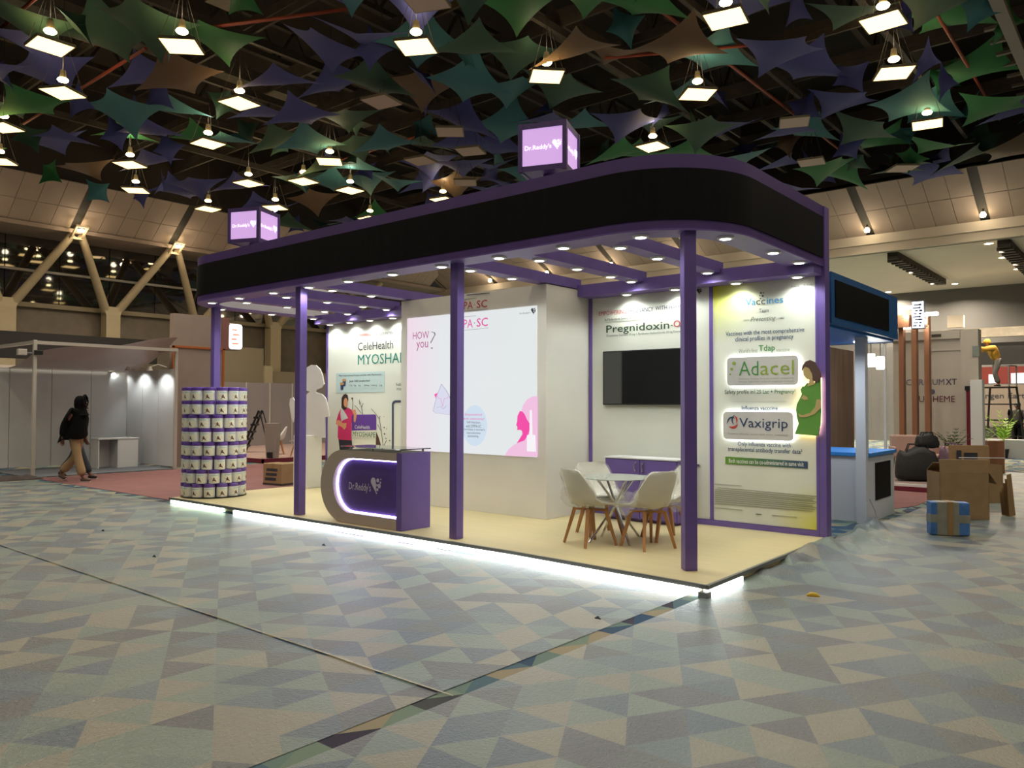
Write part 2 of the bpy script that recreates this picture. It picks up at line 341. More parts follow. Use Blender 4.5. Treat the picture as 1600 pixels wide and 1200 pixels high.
# sloping soffits, built of panels over a dark backing with slots
def soffit(name, axis, lo, hi, za, zb, a, b, slots, step):
    """axis 'x': runs along y, slopes in x from a (za) to b (zb)"""
    root = MB()
    def P(s, t, d): 
        q = a+(b-a)*t; z = za+(zb-za)*t+d
        return (q, s, z) if axis == 'x' else (s, q, z)
    root.add([P(lo,0,.06), P(hi,0,.06), P(hi,1,.06), P(lo,1,.06), P(lo,0,.12), P(hi,0,.12), P(hi,1,.12), P(lo,1,.12)], [(0,1,2,3),(4,7,6,5),(0,4,5,1),(1,5,6,2),(2,6,7,3),(3,7,4,0)])
    r = root.build(name, SLOT); struct(r)
    s = lo; cuts = sorted(slots); segs = []
    for c in cuts: segs.append((s, c-.13)); s = c+.13
    segs.append((s, hi))
    for s0, s1 in segs:
        n = max(1, round((s1-s0)/step))
        for i in range(n):
            u0 = s0+(s1-s0)*i/n+.006; u1 = s0+(s1-s0)*(i+1)/n-.006
            for t0, t1 in ((0, .495), (.505, 1)):
                MB().add([P(u0,t0,.05), P(u1,t0,.05), P(u1,t1,.05), P(u0,t1,.05), P(u0,t0,0), P(u1,t0,0), P(u1,t1,0), P(u0,t1,0)],
                    [(0,1,2,3),(4,7,6,5),(0,4,5,1),(1,5,6,2),(2,6,7,3),(3,7,4,0)]).build('panel', TAN, r)
    return r
soffit('ceiling_soffit_left', 'x', -8, 20.3, 8.45, 7.22, -22.9, -24.5, [4.2+3.27*k for k in range(-3, 5)], .62)
soffit('ceiling_soffit_far', 'y', -24.3, 3.4, 8.38, 7.25, 19.2, 21.3, [-4.5+3.3*k for k in range(-6, 3)], .62)
struct(box('trim_3', TANL, -26, 21.3, 6.95, 14, 21.5, 7.25))
struct(box('trim_4', TANL, -26, 21.45, 6.68, 14, 21.7, 6.97))
struct(box('ceiling_low', TANL, -26, 21.6, 6.68, 14, 32.3, 6.8))
struct(box('ceiling_soffit_side', DARKC, 3.4, 19.2, 7.2, 14, 21.4, 8.4))
COLM = mat('cream column', (.60, .48, .30), .5, var=.03)
SPOTGLOW = mat('spot lens glow', (1, 1, 1), .4, emit=(1, .82, .5), es=18)
def vcolumn(y, k):
    r = thing('column', None, None, (-25.7, y, 0)); struct(r)
    MB().box(-.12, -.24, 0, .32, .24, 4.7).add([(-.12,-.24,4.7),(.32,-.24,4.7),(.32,.24,4.7),(-.12,.24,4.7),(.1,-.34,5.0),(.3,-.34,5.0),(.3,.34,5.0),(.1,.34,5.0)],
        [(0,1,5,4),(1,2,6,5),(2,3,7,6),(3,0,4,7),(4,5,6,7)]).build('shaft', COLM, r)
    for s in (-1, 1): MB().tube([(.15, s*.2, 4.85), (1.35, s*1.5, 7.12)], [.15, .12], 12).build('arm', COLM, r)
for k in range(6): vcolumn(2.65+3.27*(k-1), k)
for k in range(5):
    y = 4.25+3.27*(k-1)
    r = thing('uplight_bracket', 'cream bracket with a glowing spot at the %s column top from the left' % ORD[k], 'light', (-24.2, y, 7.1), 0, 'brackets on the column tops')
    mb = MB(); mb.bar((-.1,-.16,-.1),(.35,-.16,.22),.06); mb.bar((-.1,.16,-.1),(.35,.16,.22),.06); mb.bar((-.1,-.2,-.1),(-.1,.2,-.1),.07); mb.bar((.35,-.2,.22),(.35,.2,.22),.07); mb.build('bracket_frame', COLM, r)
    MB().lathe([(.02,-.05),(.10,-.05),(.10,.02),(.0,.03)], 12, (.22, 0, .12)).build('spot_lens', SPOTGLOW, r)
    lamp('POINT', 15, (1, .80, .55), (.45, 0, -.05), r, .08)
# steel in the roof void
k = 0
for y in [-3+1.95*i for i in range(11)]:
    struct(MB().box(-22.8, y-.06, 9.55, 13.5, y+.06, 9.75).box(-22.8, y-.03, 9.4, 13.5, y+.03, 9.55).build('ceiling_beam', DARKSTEEL))
for x in [-19.5+2.6*i for i in range(9)]:
    struct(MB().box(x-.05, -12, 9.2, x+.05, 19.1, 9.36).build('ceiling_beam', DARKSTEEL))
for x in [-18+3.9*i for i in range(6)]:                       # lattice girders
    mb = MB(); mb.box(x-.07, -12, 10.2, x+.07, 17.7, 10.32).box(x-.07, -12, 11.1, x+.07, 17.7, 11.22)
    for i in range(28): y = -10+i; mb.bar((x, y, 10.25), (x, y+.5, 11.15), .06); mb.bar((x, y+.5, 11.15), (x, y+1, 10.25), .06)
    struct(mb.build('ceiling_girder', DARKSTEEL))
DUCT = mat('galvanised duct', (.16, .14, .11), .6, .3, var=.15)
for (a, b) in [((-16, -4, 10.4), (-16, 17.5, 10.4)), ((-7.6, 2, 10.3), (-7.6, 17.5, 10.3)), ((-12, 2.2, 10.0), (-2, 2.2, 10.0)), ((-1.6, 4, 10.2), (-1.6, 17.5, 10.2))]:
    struct(MB().bar(a, b, .55, .35).build('ceiling_duct', DUCT))
RED = mat('red sprinkler pipe', (.30, .05, .02), .5)
for (a, b) in [((-14.5, -1.0, 8.9), (-9.5, -1.0, 8.9)), ((-11.3, 1.5, 8.9), (-8.6, 3.0, 9.0)), ((-6, 7.6, 8.9), (-2.6, 9.4, 8.9)), ((-.2, 5.6, 8.9), (-.2, 17, 8.9)), ((-4.1, 4, 8.9), (-4.1, 17, 8.9)), ((-18, 8.4, 8.9), (-12, 8.4, 8.9)), ((-20, 1.2, 8.9), (-13, 1.2, 8.9))]:
    struct(MB().tube([a, b], .035, 8).build('ceiling_pipe', RED))
struct(MB().box(.75, -4, 8.5, .95, 17.8, 8.62).build('ceiling_rail', mat('grey cable tray', (.22, .19, .16), .6)))
for i in range(18): struct(MB().box(.35, 5+i*.7, 8.9, .62, 5.09+i*.7, 8.96).build('ceiling_hanger', DUCT))
for i in range(3): struct(MB().box(2.2+1.6*i, -4, 9.0, 2.3+1.6*i, 17.8, 9.1).build('ceiling_beam', DARKSTEEL))

# --- hanging square lamps
LIT = [(78,73),(98,146),(284,73),(374,162),(325,225),(650,74),(854,120),(1134,30),(1380,35),(1397,115),(1090,148),(1449,195),(1020,230),(203,258),(212,298),(388,287),(325,327),(430,325),(515,253),(474,284),(547,298),(5,200),(0,253),(692,313),(578,342)]
UNLIT = [(596,160),(703,207),(735,237),(657,252),(727,286),(1241,192),(1268,254),(1410,264),(665,2)]
GLOW = mat('lit warm diffuser', (1, .9, .7), .5, emit=(1, .66, .25), es=3.4)
BULB = mat('glowing lamp head', (1, .9, .7), .5, emit=(1, .8, .4), es=14)
OFFP = mat('unlit diffuser', (.55, .42, .34), .6)
LAMPFRAME = mat('lamp frame', (.30, .24, .14), .6)
def hall_lamp(loc, lit, label, group, rz, bulb=True):
    r = thing('hanging_lamp', label, 'ceiling lamp', loc, rz, group)
    MB().box(-.3,-.3,0,.3,.3,.03).build('diffuser', GLOW if lit else OFFP, r)
    mb = MB()
    for a, b in (((-.31,-.31),(.31,-.31)), ((.31,-.31),(.31,.31)), ((.31,.31),(-.31,.31)), ((-.31,.31),(-.31,-.31))): mb.bar((*a, .025), (*b, .025), .02, .05)
    mb.build('frame', LAMPFRAME, r)
    for sx in (-1, 1):
        for sy in (-1, 1): MB().bar((sx*.28, sy*.28, .04), (sx*.06, sy*.06, .95), .006).build('wire', DARKSTEEL, r)
    MB().bar((0, 0, .5), (0, 0, 3.62), .012).build('cable', DARKSTEEL, r)
    if lit:
        MB().lathe([(.0,.25),(.09,.25),(.11,.28),(.09,.31),(.0,.32)], 12).build('lamp_head', BULB, r); MB().lathe([(.06,.315),(.07,.34),(.05,.48),(.0,.49)], 10).build('lamp_housing', LAMPFRAME, r)
        lamp('AREA', HALL_W*(1 if bulb else .75), WARM, (0, 0, -.04), r, .5)
        if bulb: lamp('POINT', BULB_W, (1, .85, .58), (0, 0, .62), r, .12)
    else: MB().lathe([(.0,.05),(.06,.05),(.05,.14),(.0,.16)], 10).build('lamp_head', LAMPFRAME, r)
order = sorted(range(len(LIT)), key=lambda i: LIT[i][0])
for i, (x, y) in enumerate(LIT):
    hall_lamp(at_z(x, y, 8), True, 'lit square hanging lamp under the sails, %s from the left of the lit ones' % ORD[order.index(i)], 'lit square hall lamps', [0, .5, .8, .2][i % 4])
order = sorted(range(len(UNLIT)), key=lambda i: UNLIT[i][0])
for i, (x, y) in enumerate(UNLIT):
    hall_lamp(at_z(x, y, 8), False, 'switched-off square hanging lamp, %s from the left of the dark ones' % ORD[order.index(i)], 'switched-off square hall lamps', [.2, .7, .4][i % 3])
near = [at_z(x, y, 8) for x, y in LIT]                         # the same lamps go on over and behind the camera
for gx in range(8):
    for gy in range(7):
        P = Vector((-19.5+4.4*gx, -12+4.2*gy, 8))
        if seen(P, 40) or any((P-q).length < 3 for q in near): continue
        hall_lamp(P, True, 'lit square hanging lamp over the near part of the hall, behind the camera', 'lit square hall lamps behind the camera', 0, False)

# --- star-shaped fabric sails
def sail_mesh(side, lift, col, name):
    n = 8; vs = []; fs = []
    for j in range(n+1):
        for i in range(n+1):
            u = i/n*2-1; v = j/n*2-1
            ku = 1-.25*(1-v*v); kv = 1-.25*(1-u*u)
            vs.append((u*ku*side/2, v*kv*side/2, lift*u*v - .10*(1-u*u)*(1-v*v)))
    for j in range(n):
        for i in range(n): a = j*(n+1)+i; fs.append((a, a+1, a+n+2, a+n+1))
    me = bpy.data.meshes.new('ceiling_sail'); me.from_pydata(vs, [], fs); me.update()
    for p in me.polygons: p.use_smooth = True
    me.materials.append(col); return me
SAILC = {'blue': mat('blue sail cloth', (.048, .056, .22), .7), 'teal': mat('teal sail cloth', (.042, .165, .19), .7), 'green': mat('green sail cloth', (.018, .15, .04), .7),
         'brown': mat('brown sail cloth', (.13, .08, .046), .7), 'dark green': mat('dark green sail cloth', (.025, .075, .045), .7)}
BIG = {c: sail_mesh(1.36, .15, m, c) for c, m in SAILC.items()}
SMALL = {c: sail_mesh(.66, .10, m, c) for c, m in SAILC.items()}
def zone(P):
    x, y = proj(P); h = 'left end' if x < 330 else 'left half' if x < 700 else 'middle' if x < 1000 else 'right half' if x < 1280 else 'right end'
    return h, ('top edge' if y < 90 else 'near rows' if y < 170 else 'far rows')
rs = random.Random(11); nsail = 0; SAILS = []
cells = [(i, j) for i in range(-16, 1) for j in range(-3, 14)]
cells += [(100+k, 0) for k in range(34)]
for i, j in cells:
    for kind in (0, 1):
        c = rs.random(); cc = rs.choice(['blue', 'teal', 'teal', 'green', 'brown', 'dark green', 'blue', 'teal'])
        if math.sin(i*.9+j*.5) > .35: cc = rs.choice(['blue', 'blue', cc])
        elif math.sin(i*.7-j*.8) > .4: cc = rs.choice(['green', 'dark green', cc])
        if kind == 0: P = Vector((.0+i*1.42+rs.uniform(-.1, .1), .4+j*1.42+rs.uniform(-.1, .1), 8.55+.35*((i+j) % 2)+rs.uniform(-.12, .12))); me = BIG[cc]
        else: P = Vector((.71+i*1.42+rs.uniform(-.15, .15), 1.1+j*1.42+rs.uniform(-.15, .15), 8.75+rs.uniform(-.25, .35))); me = SMALL[cc]
        if i >= 100:                                           # last rows along the edges of the roof opening
            if kind == 1: continue
            k = i-100; P = Vector((-21.6+1.4*k, 18.75, 8.42)) if k < 16 else Vector((-22.45, -1.5+1.4*(k-16), 8.46)) if k < 31 else Vector((-1.2*(k-31), 17.8, 8.35)); c = .1
            P += Vector((rs.uniform(-.15, .15), rs.uniform(-.1, .1), rs.uniform(-.06, .1))); me = BIG[cc]
        else: P.z -= .40*max(0, min(1, max((P.y-14.5)/3, (-18.5-P.x)/3)))
        if P.x > .9 or P.x < -22.3 or P.y > 18.7 or not seen(P, 70) or proj(P)[1] > 420: continue
        q = proj(P)
        if kind == 0 and c > .78: continue
        if kind == 1 and c > .45: continue
        if any((P-l).length < .62 for l in near): continue
        o = link('ceiling_sail', me, None, P, (rs.uniform(-.3, .3), rs.uniform(-.3, .3), rs.choice([0, PI/2])+rs.uniform(-.12, .12)) if kind == 0 else (rs.uniform(.7, 1.6), rs.uniform(-.4, .4), rs.uniform(0, 6.28)))
        z1, z2 = zone(P)
        SAILS.append((o, q[0], '%s %sstar ceiling sail, %s of view, %s' % (cc, '' if kind == 0 else 'small tilted ', z1, z2), '%s%s sails, %s, %s' % ('' if kind == 0 else 'small ', cc, z1, z2))); nsail += 1
for lb in sorted({s_[2] for s_ in SAILS}):
    same = sorted((s_ for s_ in SAILS if s_[2] == lb), key=lambda s_: s_[1])
    for k, (o, x, l_, g) in enumerate(same): tag(o, l_ + (', %s from left' % ORD[min(k, 31)] if len(same) > 1 else ''), 'sail', g)
SSPOT = [-4.5+3.3*k for k in range(-5, 3)]
for k, x in enumerate(SSPOT):
    r = thing('soffit_spot', 'small glowing spot at the lower end of the %s far soffit slot from the left' % ORD[k], 'light', (x, 20.9, 7.32), 0, 'spots in the far soffit slots')
    MB().lathe([(.0,-.05),(.07,-.05),(.09,.02),(.05,.10)], 12).build('lens', SPOTGLOW, r); MB().bar((0,0,.05),(0,.05,.28),.05).build('stem', SLOT, r)
    lamp('POINT', 15, (1, .84, .62), (0, -.55, -.25), r, .08)

# --- low ceiling at the far right: downlights and dark grilles
DLOFF = mat('far downlight glow', (1, 1, 1), .5, emit=(1, .85, .55), es=16)
FARDL = [(1410,414),(1445,433),(1388,456),(1492,443),(1545,380),(1567,402),(1590,420)]
for i, (x, y) in enumerate(FARDL):
    P = at_z(x, y, 6.68); r = thing('downlight', 'small warm downlight in the far low ceiling, %s from the left' % ORD[sorted(f[0] for f in FARDL).index(x)], 'downlight', P, 0, 'far low ceiling downlights')
    MB().lathe([(.12,-.005),(.15,-.02),(.15,0),(.12,0)], 16).build('ring', TANL, r); MB().lathe([(.0,-.025),(.11,-.02),(.11,0)], 16).build('lens', DLOFF, r)
    lamp('AREA', 300, (1, .86, .66), (0, 0, -.06), r, .2)
for gx in range(7):
    for gy in range(2):
        P = Vector((-22+3.2*gx, 23.5+5*gy, 6.68))
        if seen(P, 10) and proj(P)[0] > 1290: continue
        r = thing('downlight', 'warm downlight in the far low ceiling, out of sight behind the booth', 'downlight', P, 0, 'hidden low ceiling downlights'); MB().lathe([(.0,-.025),(.11,-.02),(.11,0)], 16).build('lens', DLOFF, r); lamp('AREA', 300, (1, .86, .66), (0, 0, -.06), r, .2)
for n_, (x0, y0) in enumerate([(-3.95, 21.75), (-.80, 21.75)]):
    r = thing('air_grille', ['long dark slatted grille under the far low ceiling, left one', 'long dark slatted grille under the far low ceiling, at the right edge'][n_], 'grille', (x0, y0, 6.46), 0, 'dark grilles under the low ceiling')
    box('housing', SLOT, x0-.17, y0+.05, 6.46, x0+.17, y0+7.3, 6.678, r)
    for i in range(14): MB().box(-.22, .25+i*.48, -.06, .22, .45+i*.48, .03).build('slat', DARKSTEEL, r)
# ================================================================ THE BOOTH (9.3 x 3 m)
PT = .10
WOODF = mat('pale wood laminate floor', (.66, .555, .30), .38, var=.06, scale=5, stretch=(.35, 5, 1))
pl = thing('platform', 'raised pale wood platform of the purple booth with a glowing lower edge', 'platform', (-4.65, 1.5, 0))
MB().prism([(-9.3,0),(-2.2,.03),(.03,-.085),(0,3.1),(-9.3,3.1)], lambda u,v,d: (u+4.65, v-1.5, .03+d), .068).build('deck', WOODF, pl)
TRIM = mat('grey metal edge trim', (.22, .22, .21), .4, .6)
mb = MB(); mb.bar((-4.66,-1.515,.085),(2.45,-1.485,.085),.03,.034); mb.bar((2.45,-1.485,.085),(4.69,-1.60,.085),.03,.034); mb.build('front_trim', TRIM, pl)
MB().bar((4.695,-1.61,.085),(4.665,1.45,.085),.03,.034).build('side_trim', TRIM, pl)
LEDS = mat('led strip', (1, 1, 1), .5, emit=(.92, 1, 1), es=6.5)
LEDG = mat('led strip greenish', (1, 1, 1), .5, emit=(.75, 1, .72), es=6)
MB().bar((-4.6,-1.505,.038),(-3.05,-1.50,.036),.05,.05).build('led_strip', LEDG, pl)
MB().bar((-2.75,-1.50,.036),(2.4,-1.485,.036),.05,.05).build('led_strip', LEDS, pl); MB().bar((2.4,-1.485,.036),(4.62,-1.597,.036),.05,.05).build('led_strip', LEDS, pl)
MB().bar((4.68,-1.59,.036),(4.675,-.9,.036),.05,.05).build('led_strip', LEDS, pl)
MB().box(4.64,-1.66,.0,4.72,-1.58,.05).build('corner_block', STEEL, pl)

# --- canopy: fascia with wrap-round screen, beams, posts
cn = thing('booth_canopy', 'purple canopy with a black wrap-round screen band, beams and square posts', 'canopy', (-4.65, 1.5, 0))
def upath(d, y1=3.0, y0=3.0, n=14):
    p = [(-d, y1)]; R = 1-d
    p += [(-1+R*math.cos(a), 1+R*math.sin(a)) for a in [-PI/2*k/n for k in range(n+1)]]
    p += [(-8.3+R*math.cos(a), 1+R*math.sin(a)) for a in [-PI/2-PI/2*k/n for k in range(n+1)]]
    p += [(-9.3+d, y0)]; return p
def sweep(d0, d1, z0, z1, name, m, y1=3.0, y0=3.0):
    A = upath(d0, y1, y0); B = upath(d1, y1, y0); n = len(A); o = cn.location
    vs = [(x-o.x, y-o.y, z) for pts, z in ((A,z0),(B,z0),(B,z1),(A,z1)) for x, y in pts]; fs = []
    for i in range(n-1):
        for k in range(4): a = k*n+i; b = ((k+1) % 4)*n+i; fs.append((a, a+1, b+1, b))
    fs += [(0, n, 2*n, 3*n), (n-1, 4*n-1, 3*n-1, 2*n-1)]
    return MB().add(vs, fs, True).build(name, m, cn)
sweep(0, .09, 3.205, 3.885, 'fascia', PURPLE_D)
sweep(-.012, 0, 3.285, 3.755, 'led_screen_band', SCREEN, 2.93, 3.0)
sweep(.09, .096, 3.21, 3.87, 'inner_lining', WHITE, 2.98, 2.98)
sweep(.0, .33, 3.19, 3.205, 'underside_strip', PURPLE)
for x in (-1.235, -2.3, -3.34, -5.96, -7.07, -8.1): box('beam', PURPLE, x-.1, .32, 3.205, x+.1, 2.78, 3.335, cn)
box('back_beam', PURPLE, -3.24, 2.70, 3.09, -.02, 2.99, 3.25, cn); box('back_beam', PURPLE, -9.2, 2.66, 3.09, -6.075, 2.94, 3.25, cn)
for (x, y) in ((-9.05, .6), (-6.06, .17), (-3.14, .20)): box('post', PURPLE, x-.056, y-.056, .1, x+.056, y+.056, 3.2, cn, .004)
MB().bbox(-.058,-.058,.1,.058,.058,3.2,.004).build('post', PURPLE, cn, (-.365+4.65, .375-1.5, 0), (0, 0, math.radians(47)))
box('end_frame', PURPLE, -.07, 2.975, .1, .012, 3.13, 3.885, cn)

# --- round downlights under the canopy
RINGM = mat('white downlight ring', (.8, .8, .8), .4)
def downlight(x, y, z, label, e=1.0):
    r = thing('downlight', label, 'downlight', (x, y, z), 0, 'round downlights under the purple canopy')
    MB().lathe([(.062,-.02),(.078,-.016),(.082,0),(.062,0)], 20).build('ring', RINGM, r)
    MB().lathe([(.0,-.022),(.05,-.021),(.064,-.014),(.064,0)], 20).build('lens', LEDLENS, r)
    lamp('SPOT', DOWN_W*e, COOL, (0, 0, -.035), r, .05, 150, (0, 0, 0), .5)
BEAMS = [(-9.1, [.72, 1.68, 2.56], 'left end strip of the canopy'), (-8.1, [.58, 1.32, 2.07, 2.56], 'beam beside the left end strip'), (-7.07, [.61, 1.35, 2.06, 2.56], 'third beam from the left end'), (-5.96, [.61, 1.31], 'beam left of the lit screen'),
         (-3.34, [.63, 1.40], 'beam right of the lit screen'), (-2.3, [.63, 1.35, 2.07, 2.56], 'beam above the table and chairs'), (-1.235, [.60, 1.35, 2.56], 'beam nearest the right front post')]
for x, ys, nm in BEAMS:
    for k, y in enumerate(ys): downlight(x, y, 3.19 if x < -9 else 3.205, 'round downlight, %s from the front, on the %s' % (ORD[k], nm))
FR = [(-8.43,.18),(-7.61,.16),(-6.72,.16),(-5.88,.16),(-5.05,.17),(-4.2,.17),(-3.36,.17),(-2.50,.18),(-1.64,.18),(-.78,.23),(-.19,.79),(-.11,1.76),(-.11,2.5)]
for k, (x, y) in enumerate(FR): downlight(x, y, 3.19, 'round downlight, %s from the left along the front canopy edge' % ORD[k])
for k, x in enumerate((-8.92, -8.34, -7.78, -7.18)): downlight(x, 2.80, 3.09, 'round white downlight above the tub poster, %s from its left edge' % ORD[k], .9)
for k, x in enumerate((-2.54, -1.82, -1.0, -.255)): downlight(x, 2.84, 3.09, 'round white downlight on the right back beam, %s from its left end' % ORD[k], .9)

# --- lit cubes on the canopy
LILAC = mat('lit lilac acrylic', (.4, .25, .5), .4, emit=(.60, .36, .72), es=.95)
WLIT = mat('lit white lettering', (1, 1, 1), .5, emit=(1, .95, 1), es=1.2)
def light_cube(loc, rz, s, label):
    r = thing('light_cube', label, 'sign', loc, rz, 'lit cubes on the canopy'); h = s/2
    MB().box(-h,-h,0,h,h,.012).box(-h,-h,s-.012,h,h,s).box(-h+.02,-h+.02,.01,h-.02,h-.02,s-.01).build('core', PURPLE_D, r)
    for sx in (-1, 1):
        for sy in (-1, 1): MB().box(sx*h-.022,sy*h-.022,-.01,sx*h+.022,sy*h+.022,s+.01).build('edge_post', PURPLE_D, r)
    for zz in (0, s-.035):
        mb = MB()
        for sy in (-1, 1): mb.box(-h, sy*h-.016, zz-.01, h, sy*h+.016, zz+.045); mb.box(sy*h-.016, -h, zz-.01, sy*h+.016, h, zz+.045)
        mb.build('rim', PURPLE_D, r)
    MB().box(-.05,-.05,-.12,.05,.05,0).build('stem', PURPLE_D, r)
    for k in range(4):
        f = link('face', None, r, (0, 0, 0), (0, 0, k*PI/2)) if False else None
        a = k*PI/2
        pn = MB().box(-h+.02,-h-.004,.03,h-.02,-h+.01,s-.03).build('face_panel', LILAC, r, (0,0,0), (0,0,a))
        text("Dr.Reddy's", s*.60, s*.13, WLIT, pn, (-.10*s, -h-.008, s*.48), bold=.02)
        heart_mark(pn, .33*s, s*.52, -h-.006, s*.20, WLIT)
light_cube((-1.88, .26, 3.97), math.radians(20), .47, 'lilac lit cube sign on the canopy, nearer the camera, right')
light_cube((-7.42, .28, 3.97), math.radians(23), .49, 'lilac lit cube sign on the left end of the canopy')

# --- right back wall: two printed panels in purple trim
def corner_print(name, cols, a, b):
    m = bpy.data.materials.new(name); m.use_nodes = True; nt = m.node_tree; bs = nt.nodes['Principled BSDF']; bs.inputs['Roughness'].default_value = .45
    tc = nt.nodes.new('ShaderNodeTexCoord'); L = nt.links.new; prev = None
    for (c, col, r0) in ((a, cols[0], .75), (b, cols[1], .55)):
        d = nt.nodes.new('ShaderNodeVectorMath'); d.operation = 'DISTANCE'; d.inputs[1].default_value = c; L(tc.outputs['Object'], d.inputs[0])
        mr = nt.nodes.new('ShaderNodeMapRange'); mr.inputs[1].default_value = .05; mr.inputs[2].default_value = r0; mr.inputs[3].default_value = 1; mr.inputs[4].default_value = 0; L(d.outputs['Value'], mr.inputs[0])
        mx = nt.nodes.new('ShaderNodeMix'); mx.data_type = 'RGBA'; L(mr.outputs[0], mx.inputs[0]); mx.inputs[7].default_value = (*col, 1)
        if prev is None: mx.inputs[6].default_value = (.76, .77, .66, 1)
        else: L(prev, mx.inputs[6])
        prev = mx.outputs[2]
    L(prev, bs.inputs['Base Color']); return m
wr = thing('display_wall', 'white printed back wall behind the table, framed in purple', 'wall panel', (-1.62, 3.05, .1))
box('backing', WHITE, -3.24, 3.0, .1, -.07, 3.1, 3.2, wr)
p1 = box('printed_panel', PANEL, -3.19, 2.986, .17, -1.41, 3.0, 3.09, wr); p1['label'] = 'white panel with a nausea medicine heading'
VAC = corner_print('vaccine poster print', [(.62, .64, .02), (.70, .66, .08)], (-1.38+1.62, -.06, 2.98), (-.07+1.62, -.06, .07))
p2 = box('printed_panel', VAC, -1.37, 2.986, .17, -.10, 3.0, 3.09, wr); p2['label'] = 'white vaccine poster with yellow corners'
for x0, x1 in ((-3.24, -3.19), (-1.415, -1.37), (-.10, -.07)): box('vertical_trim', PURPLE, x0, 2.972, .1, x1, 3.0, 3.1, wr)
box('base_trim', PURPLE, -3.24, 2.970, .1, -.07, 3.0, .165, wr)
Y1 = 2.984
K = {n: ink(n, *c) for n, c in dict(red=(190,70,80), slate=(62,66,92), green=(50,75,55), dark=(45,48,55), blue=(35,70,110), sky=(65,150,195), grey=(90,95,95), lime=(140,165,45), leaf=(70,140,60), navy=(40,60,100),
     pgreen=(60,140,60), faint=(140,150,130), teal=(20,130,115), white=(235,235,230), pink=(205,45,105), skin=(215,150,110), hair=(55,38,32), towel=(205,205,205), trouser=(38,42,52), tub=(95,55,145), paper=(225,222,205), choc=(80,48,38), branch=(75,60,50), pblue=(190,210,210), lineg=(130,135,115), vred=(200,60,50), dgreen=(45,110,60), tan=(190,140,90), ggreen=(95,150,60), gskin=(190,165,110), ghair=(85,60,52)).items()}
ytext('EMPOWERING', 936, 979, 488.5, 6.6, Y1, K['red'], wr, 0); ytext('PREGNANCY', 982, 1021, 484.5, 6.8, Y1, K['slate'], wr, 0)
ytext('WITH', 1024, 1042.5, 481, 6.6, Y1, K['slate'], wr, 0); ytext('HAPPINESS', 1045.5, 1083, 478.5, 6.6, Y1, K['slate'], wr, 0)
ytext('In Moderate to Severe NVP', 945.5, 990, 497.8, 4.2, Y1, K['green'], wr, 0); yline('rule', [(946, 503.6), (1000, 499.4)], Y1, K['green'], wr, .6)
ytext('Pregnidoxin', 947.5, 1046, 512.8, 15.5, Y1, K['green'], wr, .015); ytext('-', 1048.3, 1051.3, 508.5, 1.3, Y1, K['green'], wr); ytext('OD', 1052.5, 1074, 505.3, 11, Y1, K['red'], wr, .03)
ytext('Doxylamine Succinate 20 mg + Pyridoxine Hydrochloride 20 mg Extended release', 948, 1082, 521, 4.6, Y1, K['green'], wr, 0)
def small_heart(xp, yp, s, Y, m, parent):
    c = at_y(xp, yp, Y); heart_mark(parent, c.x-parent.location.x, c.z-parent.location.z, Y-.002-parent.location.y, s, m)
small_heart(1093, 455, .07, Y1, K['dark'], wr)
box('door_handle', CHROME, -1.62, 2.955, .835, -1.55, 2.984, .85, wr)
# vaccine poster
ytext('Va', 1165, 1180.7, 471.8, 11, Y1, K['sky'], wr); ytext('cc', 1181.4, 1196, 472.2, 7.5, Y1, K['grey'], wr, .03); ytext('ines', 1198, 1224, 468.9, 10.5, Y1, K['sky'], wr)
for x, y, r in [(1189,457.8,1.6),(1192.8,457.6,1.1),(1187.4,462,.9),(1191.8,462.4,1.8),(1188.3,466.5,1.3)]: ypoly('print_dot', blob(x, y, r, r, 14), Y1, K['grey'], wr)
ytext('Team', 1186, 1201, 485, 5.8, Y1, K['grey'], wr); ytext('Presenting', 1173, 1212.4, 499, 9.5, Y1, K['green'], wr, -.005, .35)
yline('rule', [(1162, 499.9), (1170, 499.2)], Y1, K['green'], wr, .7); yline('rule', [(1216.5, 496.7), (1225.5, 496)], Y1, K['green'], wr, .7)
ytext('Vaccines with the most comprehensive', 1134, 1257, 519.3, 9.2, Y1, K['blue'], wr, .005); ytext('clinical profiles in pregnancy', 1149, 1240, 528.8, 9.4, Y1, K['blue'], wr, .005)
ytext("World's first", 1154, 1183.5, 548, 6.5, Y1, K['faint'], wr, 0); ytext('Tdap', 1185.6, 1211, 545, 12.5, Y1, K['pgreen'], wr, .03); ytext('vaccine', 1213, 1234, 546.6, 5, Y1, K['faint'], wr, 0)
ytext('Safety profile in', 1132.6, 1177.3, 613.2, 8, Y1, K['green'], wr, .01); ytext('1.25 Lac + Pregnancy\u00b9', 1178.7, 1242.6, 612.8, 8, Y1, K['dgreen'], wr, .01)
yline('rule', [(1145, 627.2), (1229, 627)], Y1, K['lineg'], wr, .6); ytext('Influenza vacccine', 1159, 1215, 637.6, 6.6, Y1, K['blue'], wr, .005)
ytext('Only influenza vaccine with', 1153, 1236, 695.6, 8.6, Y1, K['blue'], wr, .005); ytext('transplacental antibody transfer data\u00b2', 1137.5, 1253.6, 704.5, 9, Y1, K['blue'], wr, .005)
